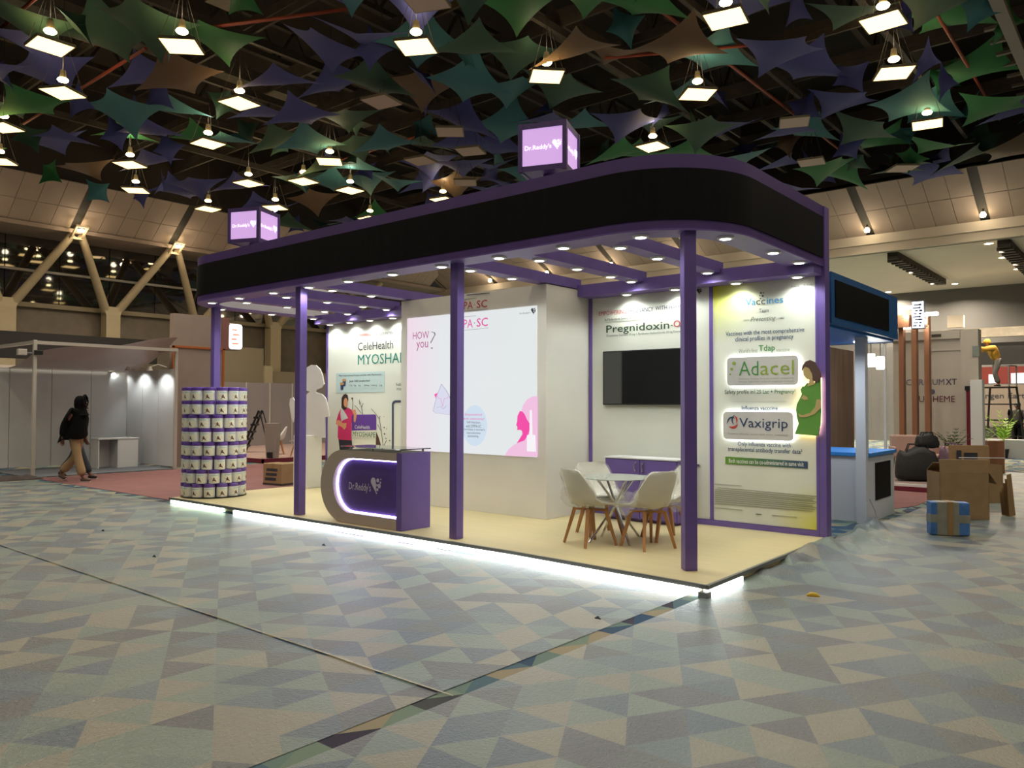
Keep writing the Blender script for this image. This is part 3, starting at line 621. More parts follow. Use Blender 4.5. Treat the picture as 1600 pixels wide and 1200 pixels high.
def grad_x(name, c0, c1, x0, x1):
    m = bpy.data.materials.new(name); m.use_nodes = True; nt = m.node_tree; bs = nt.nodes['Principled BSDF']; bs.inputs['Roughness'].default_value = .5
    tc = nt.nodes.new('ShaderNodeTexCoord'); sp = nt.nodes.new('ShaderNodeSeparateXYZ'); mr = nt.nodes.new('ShaderNodeMapRange'); cr = nt.nodes.new('ShaderNodeMix'); cr.data_type = 'RGBA'
    nt.links.new(tc.outputs['Object'], sp.inputs[0]); nt.links.new(sp.outputs[0], mr.inputs[0]); mr.inputs[1].default_value = x0; mr.inputs[2].default_value = x1
    nt.links.new(mr.outputs[0], cr.inputs[0]); cr.inputs[6].default_value = (*c0, 1); cr.inputs[7].default_value = (*c1, 1); nt.links.new(cr.outputs[2], bs.inputs['Base Color']); return m
ypoly('banner', [(1133.7,713.4),(1262,721),(1262,732),(1133.7,724.6)], Y1, grad_x('green to blue banner', srgb(100,150,40), srgb(45,65,110), .4, 1.45), wr, .006)
ytext('Both vaccines can be co-administered in same visit', 1139, 1256, 722.6, 6.8, Y1-.007, K['white'], wr, .02)
for k in range(9): yline('small_print', [(1117+(5 if k == 0 else 0), 761.5+k*3.1), (1276-(k % 3)*3, 775.5+k*2.9)], Y1, K['lineg'], wr, 1.0)
yline('small_print', [(1117, 756), (1159, 759)], Y1, K['lineg'], wr, .7); yline('small_print', [(1117, 793), (1160, 797)], Y1, K['lineg'], wr, .7); yline('small_print', [(1181, 803), (1190, 803.7)], Y1, K['dark'], wr, 1.4); yline('small_print', [(1206, 804.8), (1245, 808)], Y1, K['lineg'], wr, .8)
ytext('Adacel', 1236, 1249, 447.5, 3, Y1, K['dark'], wr, 0); ytext("Dr.Reddy's", 1256, 1272, 445.5, 3, Y1, K['dark'], wr, 0); small_heart(1277, 443, .05, Y1, K['dark'], wr)
# two backlit name boxes and a backlit cut-out
HALO = mat('white halo led', (1, 1, 1), .5, emit=(.9, .95, 1), es=7); HALOW = mat('warm halo led', (1, 1, 1), .5, emit=(1, .68, .3), es=8)
FACEM = mat('pale acrylic face', (.62, .60, .57), .4)
def rrect(x0, z0, x1, z1, r, n=5):
    return [(cx+r*math.cos(a), cz+r*math.sin(a)) for cx, cz, q in ((x1-r,z0+r,-PI/2),(x1-r,z1-r,0),(x0+r,z1-r,PI/2),(x0+r,z0+r,PI)) for a in [q+PI/2*k/n for k in range(n+1)]]
def lightbox(xl, xr, yt, yb, label):
    a = at_y(xl, (yt+yb)/2, 2.93); b = at_y(xr, (yt+yb)/2, 2.93); zt = at_y((xl+xr)/2, yt, 2.93).z; zb = at_y((xl+xr)/2, yb, 2.93).z
    r = thing('light_box', label, 'sign', ((a.x+b.x)/2, 2.93, zb), 0, 'backlit signs on the vaccine poster'); w = (b.x-a.x)/2; h = zt-zb
    MB().prism(rrect(-w, 0, w, h, .05), lambda u,v,d: (u, d, v), .02).build('face', FACEM, r)
    MB().prism(rrect(-w+.004, .004, w-.004, h-.004, .05), lambda u,v,d: (u, .022+d, v), .018).build('halo_strip', HALO, r)
    MB().prism(rrect(-w+.06, .06, w-.06, h-.06, .04), lambda u,v,d: (u, .04+d, v), .014).build('mount', WHITE, r)
    return r
r = lightbox(1136, 1246.7, 557, 602, 'pale backlit sign with green lettering, upper one on the vaccine poster')
ytext('Ad', 1154.6, 1185, 575.5, 22, 2.928, K['leaf'], r, -.006); ytext('acel', 1188, 1240.5, 574.3, 22, 2.928, K['lime'], r, -.006)
for x, y, q in [(1147,567.8,2.7),(1143.3,576.8,2.1),(1141,584.9,1.4)]: ypoly('print_dot', blob(x, y, q, q, 16), 2.928, K['lime'], r)
ytext('Diphtheria, Tetanus, Pertussis (acellular component)', 1154, 1240, 591.5, 3.2, 2.928, K['faint'], r, 0); ytext('Vaccine (adsorbed, reduced antigen(s) content)', 1154, 1240, 596.2, 3.2, 2.928, K['faint'], r, 0)
r = lightbox(1130, 1239, 643.5, 687.5, 'pale backlit sign with blue lettering, lower one on the vaccine poster')
ytext('Vaxigrip', 1155.3, 1231, 663.3, 19.5, 2.928, K['navy'], r, .0); ytext('Trivalent influenza vaccine (split virion, inactivated)', 1137.5, 1231.6, 679, 3.4, 2.928, K['faint'], r, 0)
def arc_px(cx, cy, rx, ry, a0, a1, w0, n=14):
    o_ = []; i_ = []
    for k in range(n+1):
        a = math.radians(a0+(a1-a0)*k/n); wd = w0*math.sin(PI*k/n)+.3; o_.append((cx+(rx+wd/2)*math.cos(a), cy+(ry+wd/2)*math.sin(a))); i_.append((cx+(rx-wd/2)*math.cos(a), cy+(ry-wd/2)*math.sin(a)))
    return o_+i_[::-1]
ypoly('logo_swirl', arc_px(1144, 664, 8, 12, 190, 300, 2), 2.928, K['navy'], r); ypoly('logo_swirl', arc_px(1144.5, 659, 8.5, 9, 20, 130, 3.2), 2.928, K['vred'], r)
ypoly('logo_swirl', arc_px(1150, 656, 6, 8, 120, 250, 1.6), 2.928, K['navy'], r); ypoly('logo_swirl', arc_px(1145, 657, 6.4, 7.5, -70, 30, 2), 2.928, K['vred'], r)
r = thing('backlit_cutout', 'backlit cut-out of a pregnant woman in a green dress on the vaccine poster', 'cut-out', (-.24, 2.93, 1.2))
YC = 2.93
ypoly('dress', [(1258,603),(1262,598),(1270,600),(1276,596),(1283,592),(1283.5,640),(1283,662),(1279,681),(1243,678),(1249,662),(1246.5,652),(1245,640),(1246,632),(1251,622),(1254,616),(1252,609),(1255,604)], YC, K['ggreen'], r, .025)
ypoly('hair', [(1253,580),(1254,572),(1259,565),(1266,562.5),(1274,566),(1279,575),(1283,583),(1283.5,590),(1280,596),(1275,598),(1270,594),(1269,584),(1264,575),(1258,573)], YC-.026, K['ghair'], r, .006)
ypoly('face', [(1255,578),(1258,572.5),(1264,574.5),(1269,584),(1269,590),(1274,600),(1262,604),(1265,593),(1261,592),(1256,586)], YC-.026, K['gskin'], r, .004)
ypoly('arm', [(1247,646),(1253,649),(1266,645),(1274,636),(1276,624),(1283.5,624),(1283,637),(1273,647),(1260,652),(1250,652)], YC-.026, K['gskin'], r, .005)
ypoly('hand', [(1252,622),(1256,617),(1261,620),(1263,624),(1257,625)], YC-.026, K['gskin'], r, .005)
ypoly('halo_strip', [(1256,600),(1262,597),(1283,590),(1283,660),(1278,679),(1245,676),(1250,662),(1247.5,652),(1246,640),(1247,632),(1252,622),(1255,616),(1253,609)], YC, HALOW, r, .016, -.022)
ypoly('mount', [(1262,610),(1278,610),(1278,660),(1256,660)], YC, WHITE, r, .03, -.055)

# --- television, cabinet
tv = thing('television', 'black wall-mounted flat television on the white wall behind the table', 'television', (-2.33, 2.985, 1.6))
MB().bbox(-.65,-.06,0,.65,-.02,.735,.006).build('housing', BLACK, tv); MB().box(-.635,-.0615,.015,.635,-.0595,.72).build('screen', TVGLASS, tv); MB().box(-.2,-.02,.2,.2,-.001,.5).build('wall_bracket', STEEL, tv)
cb = thing('cabinet', 'low purple two-door cabinet with a white top behind the table', 'cabinet', (-2.2, 2.78, .1))
MB().box(-.53,-.17,.03,.53,.17,.80).build('body', PURPLE, cb); MB().bbox(-.54,-.19,.80,.54,.18,.82,.004).build('top', WHITE, cb); MB().box(-.5,-.14,0,.5,.15,.03).build('plinth', PURPLE_D, cb)
for s in (-1, 1):
    d = MB().bbox(min(s*.004, s*.52),-.186,.045,max(s*.004, s*.52),-.171,.79,.003).build('door', PURPLE, cb)
    MB().tube([(s*.05,-.187,.64),(s*.052,-.215,.65),(s*.06,-.222,.70),(s*.052,-.215,.75),(s*.05,-.187,.76)], .010, 8).build('handle', CHROME, d)

# --- cream box with the lit screen
bx = thing('screen_box', 'tall cream box wall carrying a large lit white screen', 'wall panel', (-4.66, 2.5, .1))
box('body', CREAM, -6.07, 2.0, .1, -3.25, 3.1, 3.19, bx)
def screen_mat():
    m = bpy.data.materials.new('lit white screen'); m.use_nodes = True; nt = m.node_tree; b = nt.nodes['Principled BSDF']; b.inputs['Base Color'].default_value = (.02, .02, .02, 1); b.inputs['Roughness'].default_value = .5
    tc = nt.nodes.new('ShaderNodeTexCoord'); sp = nt.nodes.new('ShaderNodeSeparateXYZ'); cr = nt.nodes.new('ShaderNodeValToRGB'); mr = nt.nodes.new('ShaderNodeMapRange'); L = nt.links.new
    L(tc.outputs['Object'], sp.inputs[0]); L(sp.outputs[0], mr.inputs[0]); mr.inputs[1].default_value = -1.26; mr.inputs[2].default_value = 1.26; L(mr.outputs[0], cr.inputs[0])
    e = cr.color_ramp.elements; e[0].color = (.86, .70, .80, 1); e[1].color = (.76, .80, .80, 1); x = e.new(.3); x.color = (.78, .80, .83, 1)
    L(cr.outputs[0], b.inputs['Emission Color']); b.inputs['Emission Strength'].default_value = .98; return m
box('lit_screen', screen_mat(), -5.92, 1.985, .905, -3.405, 2.0, 2.915, bx)
YB = 1.999; YS = 1.984
def sink(name, r, g, b): c = srgb(r, g, b); return mat('screen '+name, (.02, .02, .02), .5, emit=c, es=1.0)
S = {n: sink(n, *c) for n, c in dict(pink=(222,75,155), how=(170,60,130), black=(50,50,60), pale=(238,190,222), hot=(240,70,165), circ=(205,220,235), line=(110,80,130), lil=(215,215,235), white=(245,240,245), q=(120,125,120)).items()}
ytext('DMPA', 706, 739, 478, 12, YB, K['red'], bx, .02); ytext('SC', 745, 761.4, 474.8, 12, YB, K['red'], bx, .02); ytext('-', 740.7, 742.5, 476.5, 1, YB, K['red'], bx)
yline('small_print', [(729.5, 461), (765, 457.6)], YB, K['slate'], bx, 2.2); yline('small_print', [(725, 468), (744, 466)], YB, K['lineg'], bx, .8); yline('small_print', [(725, 486), (762, 482.6)], YB, K['lineg'], bx, .8)
ytext('DMPA', 705, 739, 506.5, 13.5, YS, S['pink'], bx, .02); ytext('SC', 745, 762.5, 503.4, 13.5, YS, S['pink'], bx, .02); ytext('-', 740.7, 742.6, 504.6, 1, YS, S['black'], bx)
yline('small_print', [(706, 497.2), (744, 493.4)], YS, S['black'], bx, 1.0); yline('small_print', [(706, 518), (763, 512.6)], YS, S['black'], bx, 1.0)
ytext('HOW', 645.3, 670.6, 523.8, 11.5, YS, S['how'], bx, -.004); ytext('you', 651, 669, 541, 14, YS, S['how'], bx, -.004); ytext('?', 671.8, 681, 531.5, 27, YS, S['q'], bx, -.03)
ypoly('drop_icon', [(690,600),(697,609),(703,620),(707,640),(706,646),(702,648),(681,645.5),(677,642),(680,630),(683,619)], YS, S['lil'], bx)
yline('drop_outline', [(690,600),(697,609),(703,620),(707,640),(706,646),(702,648),(681,645.5),(677,642),(680,630),(683,619),(690,600)], YS, S['line'], bx, .6, .002)
yline('drop_outline', [(684,619),(686,623),(689,622),(692,635),(695,622),(699,623),(701,619)], YS, S['pink'], bx, .7, .002); yline('drop_outline', [(683,637),(689,635),(693,639),(698,634)], YS, S['line'], bx, .6, .002); ypoly('drop_mark', [(679,616),(684,614),(681,622)], YS, S['hot'], bx, .003, .002)
ypoly('round_badge', blob(742, 665, 19.5, 32, 36), YS, S['circ'], bx)
for s_, a, b, y, c in [('Empowered',727,753,648.2,'pink'),('with autonomy!',724,757,654.6,'pink'),('Self injection',729.7,750.4,660.3,'black'),('with DMPA-SC',728,752,665.8,'black'),("prioritizes a woman's",723,758,671.4,'black'),('reproductive',729.4,750.8,676.8,'black'),('autonomy.',731,748.5,682.2,'black')]: ytext(s_, a, b, y, 4.6, YS-.005, S[c], bx, .0)
ypoly('pale_shape', [(840,619),(832,619.5),(824,624),(817,634),(814.5,645),(820,655),(824,668),(822,684),(814,690),(803,695),(794,703),(789,712),(840,714)], YS, S['pale'], bx)
ypoly('profile', [(813,642),(809,650),(808.5,659),(807,664),(809,667),(808.5,672),(813,671.5),(816,673),(817,678),(814,683),(808,692.5),(820,688),(826,678),(829,667),(828,662),(824,656),(820,647),(816.5,643)], YS, S['hot'], bx, .003, .003)
ypoly('device', [(824,680),(828,679),(828.4,642),(830,640),(831.6,642),(832.5,679),(837,680),(838,706),(824,705)], YS, S['white'], bx, .003, .006)
ytext("Dr.Reddy's", 812, 829, 489.5, 3.4, YS, S['black'], bx, 0); small_heart(834, 486, .08, YS, S['black'], bx)

# --- left back wall with the tub poster
wl = thing('display_wall', 'white back wall left of the lit screen, with the tub and woman poster', 'wall panel', (-7.6, 3.0, .1))
box('backing', WHITE, -9.2, 2.96, .1, -6.075, 3.06, 3.2, wl); box('printed_panel', PANEL, -9.16, 2.946, .17, -6.08, 2.96, 3.09, wl); box('vertical_trim', PURPLE, -9.2, 2.93, .1, -9.16, 3.065, 3.1, wl); box('base_trim', PURPLE, -9.16, 2.932, .1, -6.08, 2.96, .165, wl)
Y2 = 2.944
ytext('EMPOWERING', 560, 580, 523.4, 4.6, Y2, K['red'], wl, 0); ytext('YOUR PCOS PATIENT WITH HAPPINESS', 580.8, 648, 520, 4.6, Y2, K['slate'], wl, 0)
ytext('CeleHealth', 559.5, 614.5, 539.8, 12.6, Y2, K['dark'], wl, -.002); ytext('MYOSHAPE', 559.5, 641, 560.2, 16, Y2, K['teal'], wl, .02)
ypoly('info_banner', [(525.5,583),(601,580),(601,612.5),(525.5,614)], Y2, K['pblue'], wl)
ytext('Meal replacement Protein powder with Myoinositol', 530, 596, 586.4, 3.6, Y2-.004, K['dark'], wl, .0); ytext('Just 200 kcalories!', 546, 578, 595.6, 4.6, Y2-.004, K['dark'], wl, .01)
for s_, a, b in [('17g',546,550.5),('5g',553,556.5),('2g',560,563.5),('200mg',569,577),('1100mg',580,589),('18',593.5,597)]: ytext(s_, a, b, 602.4, 3, Y2-.004, K['dark'], wl, 0); yline('small_print', [(a, 607), (b, 606.9)], Y2-.004, K['lineg'], wl, .6)
for cx, cy in ((538, 594.5), (534.5, 600)): ypoly('cup_print', [(cx-2.4,cy),(cx+2.4,cy),(cx+1.9,cy+9),(cx-1.9,cy+9)], Y2-.004, K['navy'], wl); ypoly('cup_print', blob(cx, cy-.5, 3.2, 2.2, 14), Y2-.006, K['tan'], wl)
ytext('hab', 619.5, 627, 600.5, 4.5, Y2, K['dark'], wl, 0); ytext('ma', 620, 627, 608, 3.5, Y2, K['dark'], wl, 0)
ypoly('frame_bracket', [(612.5,699),(612.5,631),(614,627.5),(617,625.5),(640,625),(640,629),(617.5,629.3),(615.3,632),(615.3,699)], Y2, K['slate'], wl)
ypoly('woman_print', [(529,685),(549.5,686),(551,703),(531,703)], Y2, K['trouser'], wl); ypoly('woman_print', [(533,638),(529,647),(526,657),(528.5,664),(528,684),(531,687),(549.5,688),(549.5,662),(553,648),(550,640.5),(544,637)], Y2, K['pink'], wl, .003, .001)
ypoly('woman_print', [(534,622),(537,617),(540,615.2),(543.5,617.5),(544.6,624),(543,632),(541,640),(537,641),(534,645),(532.5,644),(534,634)], Y2, K['hair'], wl, .003, .002); ypoly('woman_print', blob(540.6, 629, 3.2, 7.3, 18), Y2, K['skin'], wl, .003, .004)
ypoly('woman_print', [(533.5,636),(537,641),(541,647),(544.2,653.5),(536,656.5),(534,659),(532.3,646)], Y2, K['towel'], wl, .003, .004); ypoly('woman_print', [(526,656.5),(525.2,662.5),(535,667.5),(538,671.5),(541.5,668),(541.8,661),(536,661.5),(531,656.5)], Y2, K['skin'], wl, .003, .004)
ypoly('tub_print', [(550,649.5),(552,647.8),(586,647.5),(588,649.5),(588.2,672),(550.3,673)], Y2, K['tub'], wl, .003, .002); ypoly('tub_print', [(550.3,673),(588.2,672),(587.4,697),(551.5,698.5)], Y2, K['paper'], wl, .003, .002)
ypoly('woman_print', [(550,640.5),(556,640),(557.8,650),(555.6,660.5),(553.2,658),(553.4,648)], Y2, K['skin'], wl, .003, .006)
ytext('CeleHealth', 554.5, 578, 667.3, 5.5, Y2-.006, K['white'], wl, .0); ytext('MYOSHAPE', 551.5, 586.5, 678.6, 8, Y2-.006, K['dgreen'], wl, .01); yline('small_print', [(551, 684.5), (587, 684)], Y2-.006, K['lineg'], wl, .6)
ypoly('splash_print', [(588,675),(592,684),(596,698),(587.5,697)], Y2, K['choc'], wl)
for pts in [[(567,648),(565,637),(563,628)],[(565,637),(567.5,630)],[(561.5,625),(562,632)],[(565,646),(558,637),(554.5,633.5)],[(551,640),(551.5,630),(550.5,622)],[(599,698),(596,674),(593,655),(587,646),(580,638.5)],[(593,655),(594,650)],[(596,674),(590,663)],[(599,698),(604,688)]]: yline('branch_print', pts, Y2, K['branch'], wl, 1.0)
for x, y, r_ in [(550.5,622.5,1.5),(600.5,668,1),(601,678,1.2),(603,685,.8),(609,688.5,.9),(604,670,.5),(600,651,.5)]: ypoly('branch_dot', blob(x, y, r_, r_, 10), Y2, K['branch'], wl)
# ================================================================ THINGS IN THE BOOTH
# --- reception counter
ct = thing('reception_counter', 'purple and taupe reception counter with a rounded left end and glowing edge', 'counter', (-4.75, .35, .1))
def dpath(R, cx, cz, r, n=22): return [(R, cz-r)] + [(cx+r*math.cos(a), cz+r*math.sin(a)) for a in [-PI/2-PI*k/n for k in range(n+1)]] + [(R, cz+r)]
def W2(u, v, y): return (u+4.75, y-.35, v-.1)
OD = dpath(-4.05, -5.07, .56, .46); ID = dpath(-4.05, -4.925, .575, .345)
MB().prism(OD, lambda u,v,d: W2(u, v, .21+d), .37).build('body', TAUPE, ct)
n = len(OD); vs = [W2(u, v, .12) for u, v in OD]+[W2(u, v, .12) for u, v in ID]+[W2(u, v, .21) for u, v in OD]+[W2(u, v, .21) for u, v in ID]
fs = []
for i in range(n-1): fs += [(i, i+1, n+i+1, n+i), (2*n+i, 3*n+i, 3*n+i+1, 2*n+i+1), (i, 2*n+i, 2*n+i+1, i+1), (n+i, n+i+1, 3*n+i+1, 3*n+i)]
fs += [(0, n, 3*n, 2*n), (n-1, 3*n-1, 4*n-1, 2*n-1)]
MB().add(vs, fs).build('front_frame', TAUPE, ct)
MB().prism([(u, v) for u, v in ID], lambda u,v,d: W2(u, v, .196+d), .012).build('front_panel', PURPLE_D, ct)
LEDV = mat('violet white led', (1, 1, 1), .5, emit=(.62, .55, 1), es=16)
IN = dpath(-4.062, -4.925, .575, .333); MB().tube([W2(u, v, .188) for u, v in IN]+[W2(*IN[0], .188)], .007, 6).build('led_strip', LEDV, ct)
box('end_block', PURPLE, -4.05, .115, .1, -3.955, .585, 1.02, ct, .003)
GLASS = mat('clear glass', (.85, .95, .9), .03, trans=.95)
MB().prism(rrect(-5.12, .10, -3.94, .60, .04), lambda u,v,d: (u+4.75, v-.35, .955+d), .012).build('glass_top', GLASS, ct)
for x, y in ((-5.0,.18),(-4.55,.18),(-4.02,.16),(-4.02,.52),(-5.0,.52),(-4.55,.52)): MB().lathe([(.014,0),(.014,.035)], 10, (x+4.75, y-.35, .92)).build('standoff', CHROME, ct)
LET = mat('pale lilac lettering', (.62, .55, .66), .4)
text("Dr.Reddy's", .43, .125, LET, ct, W2(-4.82, .55, .192), bold=.012); heart_mark(ct, -4.50+4.75, .60-.1, .192-.35, .19, LET)

# --- glass table
tb = thing('glass_table', 'round glass-topped table on crossed chrome legs between the four chairs', 'table', (-1.72, 1.27, .1))
MB().lathe([(.0,.692),(.40,.692),(.405,.697),(.40,.702),(0,.702)], 40).build('glass_top', mat('pale green glass', (.80, .88, .82), .06, trans=.55), tb)
for fx, fy in ((-.13,-.33),(.31,-.21),(-.26,.11),(.07,.38)):
    MB().tube([(fx, fy, 0), (0, 0, .40), (-fx*.75, -fy*.75, .69)], .014, 8).build('leg', CHROME, tb)
MB().lathe([(.0,.37),(.03,.37),(.03,.43),(0,.43)], 12).build('hub', CHROME, tb)

# --- four shell chairs, loosely wrapped in clear film
PROF = [(.245,.415,.18,.005),(.225,.435,.205,.015),(.10,.428,.232,.035),(-.02,.418,.24,.06),(-.12,.425,.242,.095),(-.185,.46,.242,.125),(-.225,.53,.238,.125),(-.25,.61,.228,.10),(-.268,.69,.212,.07),(-.282,.76,.19,.045),(-.29,.80,.16,.03),(-.292,.815,.11,.02)]
def shell_mesh(th, grow=0, noise=0, seed=1):
    rr = random.Random(seed); ns = 12; top = []; bot = []
    for k, (y, z, hw, lift) in enumerate(PROF):
        a = PROF[max(k-1, 0)]; b = PROF[min(k+1, len(PROF)-1)]; t = Vector((0, b[0]-a[0], b[1]-a[1])).normalized(); nr = Vector((0, -t.z, t.y))
        if nr.z < -.2: nr = -nr
        if k > 5 and nr.y < 0: nr = -nr
        if k <= 5 and nr.z < 0: nr = -nr
        for i in range(ns+1):
            s = i/ns*2-1; p = Vector((s*(hw+grow), y, z)) + nr*(lift*abs(s)**2.3)
            j = nr*rr.uniform(-noise, noise); top.append(p+nr*grow+j); bot.append(p-nr*(th+grow)+j)
    m_ = len(PROF); fs = []; N = len(top)
    for k in range(m_-1):
        for i in range(ns): a = k*(ns+1)+i; fs += [(a, a+1, a+ns+2, a+ns+1), (N+a, N+a+ns+1, N+a+ns+2, N+a+1)]
    for k in range(m_-1): a = k*(ns+1); b = a+ns; fs += [(a, a+ns+1, N+a+ns+1, N+a), (b, N+b, N+b+ns+1, b+ns+1)]
    for i in range(ns): a = i; b = (m_-1)*(ns+1)+i; fs += [(a, N+a, N+a+1, a+1), (b, b+1, N+b+1, N+b)]
    return MB().add(top+bot, fs, True)
def make_chair(name, shellm, wrap=True, seed=1):
    r = thing(name, None, 'chair')
    shell_mesh(.012).build('seat_shell', shellm, r)
    mb = MB().bbox(-.16,-.15,.432,.16,.13,.452,.008).build('seat_pad', PLASTIC, r)
    for sx in (-1, 1):
        for sy in (-1, 1): MB().taper((sx*.13, sy*.11-.01, .385), (sx*.205, sy*.20-.01, 0), .02, .013).build('leg', WOODLEG, r)
    MB().bar((-.15,-.13,.372),(.15,.11,.372),.03,.022).build('crossbar', WOODLEG, r); MB().bar((.15,-.13,.374),(-.15,.11,.374),.03,.022).build('crossbar', WOODLEG, r)
    if wrap:
        shell_mesh(.02, .014, .016, seed).build('plastic_wrap', WRAP, r)
        rr = random.Random(seed+9); mb = MB(); vs = []; fs = []                 # loose hanging corner of the bag
        for i in range(7):
            for j in range(7):
                vs.append((-.26-.05*j/6+rr.uniform(-.012, .012), -.20+.36*i/6+rr.uniform(-.015, .015), .60-.26*j/6*(.5+.5*math.sin(i*.5))+rr.uniform(-.01, .01)))
        for i in range(6):
            for j in range(6): a = i*7+j; fs.append((a, a+1, a+8, a+7))
        MB().add(vs, fs, True).build('plastic_flap', WRAP, r)
    return r
CH = [((-1.80,.90), -.38, 'white shell chair in clear film, nearest left, its back to the camera'), ((-1.24,1.13), 1.2, 'white shell chair in clear film beside the right front post'),
      ((-1.34,1.68), 2.5, 'white shell chair in clear film behind the table, in front of the purple cabinet'), ((-2.08,1.50), -2.15, 'white shell chair in clear film behind the left chair, facing right')]
for k, ((x, y), rz, lb) in enumerate(CH):
    c = make_chair('shell_chair', PLASTIC, True, k+2); c.location = (x, y, .1); c.rotation_euler = (0, 0, rz); tag(c, lb, 'chair', 'four shell chairs round the glass table')

# --- round tower of tubs
TW = (-9.05, .60)
tw = thing('tub_tower_base', 'dark round base under the tower of purple-lidded tubs', 'base', (*TW, .1)); MB().lathe([(.0,0),(.51,0),(.51,.018),(0,.018)], 48).build('disc', BLACK, tw)
CANW = mat('white tub plastic', (.80, .80, .78), .35); LIDP = mat('purple lid', (.13, .06, .36), .35); LABEL = mat('cream tub label', (.78, .75, .60), .45); SPL = mat('brown splash print', (.10, .025, .015), .6); TEALP = mat('teal label line', (.40, .62, .60), .5)
def can_proto():
    r = thing('tub', None, 'tub', (0, 0, 0)); R = .0855
    MB().lathe([(R-.004,0),(R,.004),(R,.160),(R-.004,.164)], 20).build('body', CANW, r)
    MB().lathe([(R+.002,.158),(R+.004,.162),(R+.004,.206),(R-.002,.213),(0,.213)], 20).build('lid', LIDP, r)
    def patch(a0, a1, z0, z1, rad, name, m, n=8):
        vs = []; fs = []
        for k in range(n+1): a = math.radians(-90+a0+(a1-a0)*k/n); vs += [(rad*math.cos(a), rad*math.sin(a), z0), (rad*math.cos(a), rad*math.sin(a), z1)]
        for k in range(n): fs.append((2*k, 2*k+2, 2*k+3, 2*k+1))
        MB().add(vs, fs, True).build(name, m, r)
    patch(-62, 62, .010, .122, R+.0012, 'label_band', LABEL); patch(-40, 40, .125, .138, R+.0012, 'label_line', TEALP)
    star = [(-.052,.086),(-.016,.074),(-.004,.100),(.010,.076),(.060,.072),(.022,.058),(.040,.022),(.004,.044),(-.040,.018),(-.018,.052)]
    vs = []
    for u, z in star: a = -PI/2+(u-.012)/R; vs.append(((R+.003)*math.cos(a), (R+.003)*math.sin(a), z))
    a = -PI/2-.012/R; vs.append(((R+.003)*math.cos(a), (R+.003)*math.sin(a), .058))
    MB().add(vs, [(i, (i+1) % 10, 10) for i in range(10)]).build('splash_print', SPL, r)
    return r
proto = can_proto(); first = True; rs = random.Random(5)
vdir = math.atan2(CAM.y-TW[1], CAM.x-TW[0])
for row in range(8):
    off = rs.uniform(-.1, .1)+(.22 if row in (2, 6) else 0)
    for k in range(14):
        a = vdir+off+(k-6.5)*2*PI/14; c = proto if first else copy_tree(proto); first = False
        c.location = (TW[0]+.418*math.cos(a), TW[1]+.418*math.sin(a), .118+(7-row)*.2195); c.rotation_euler = (0, 0, a+PI/2+rs.uniform(-.12, .12))
        vis = abs(k-6.5) <= 3.6
        c['label'] = ('purple-lidded tub, %s from left in the %s row of the tower' % (ORD[k-3], 'top' if row == 0 else ORD[row]+' highest' if row < 7 else 'bottom')) if vis else 'purple-lidded tub on the far side of the tower, %s row from the top' % ORD[row]
        c['group'] = 'tubs of the round tower'

# --- white standee on a pedestal
sd = thing('standee', 'plain white cut-out of a woman with bobbed hair on a cream pedestal', 'cut-out', (-9.0, 2.38, .1))
MB().bbox(-.19,-.16,0,.22,.16,.94,.006).build('pedestal', CREAM, sd)
pts = [(462,684),(461,650),(458,660),(455,652),(452,632),(453,623),(457,621),(460,626),(462,636),(466,630),(474,620),(484,612),(474,609),(473,600),(474,585),(478,575),(486,570),(494,571),(500,577),(504,588),(506,600),(502,606),(494,609),(493,613),(503,616),(509,623),(513,640),(514,650),(507,652),(507.5,684)]
ws = [at_y(x, y, 2.38) for x, y in pts]
MB().prism([(p_.x+9.0, p_.z-.1) for p_ in ws], lambda u,v,d: (u, d, v), .02).build('figure_board', mat('white foam board', (.62, .57, .53), .6), sd)

# --- carton behind the booth
def carton(name, label, loc, rz, w, d, h, m=CARD, parts=True, group=None):
    r = thing(name, label, 'box', loc, rz, group); MB().bbox(-w/2,-d/2,0,w/2,d/2,h,.008).build('body', m, r)
    if parts: MB().box(-.03,-d/2-.003,h*.45,.03,d/2+.003,h+.003).build('tape', mat('brown tape', (.30, .17, .06), .3), r)
    return r
r = carton('carton', 'brown carton with black print standing behind the platform', (-10.55, 2.85, 0), math.radians(10), .52, .4, .43)
for k in range(3): MB().box(-.20+.02*k,-.204,.10+.09*k,.10+.02*k,-.2015,.155+.09*k).build('print_patch', DARKPRINT, r)
MB().box(-.262,-.202,0,.262,.202,.045).build('base_band', mat('dark carton base', (.05, .035, .03), .8), r)

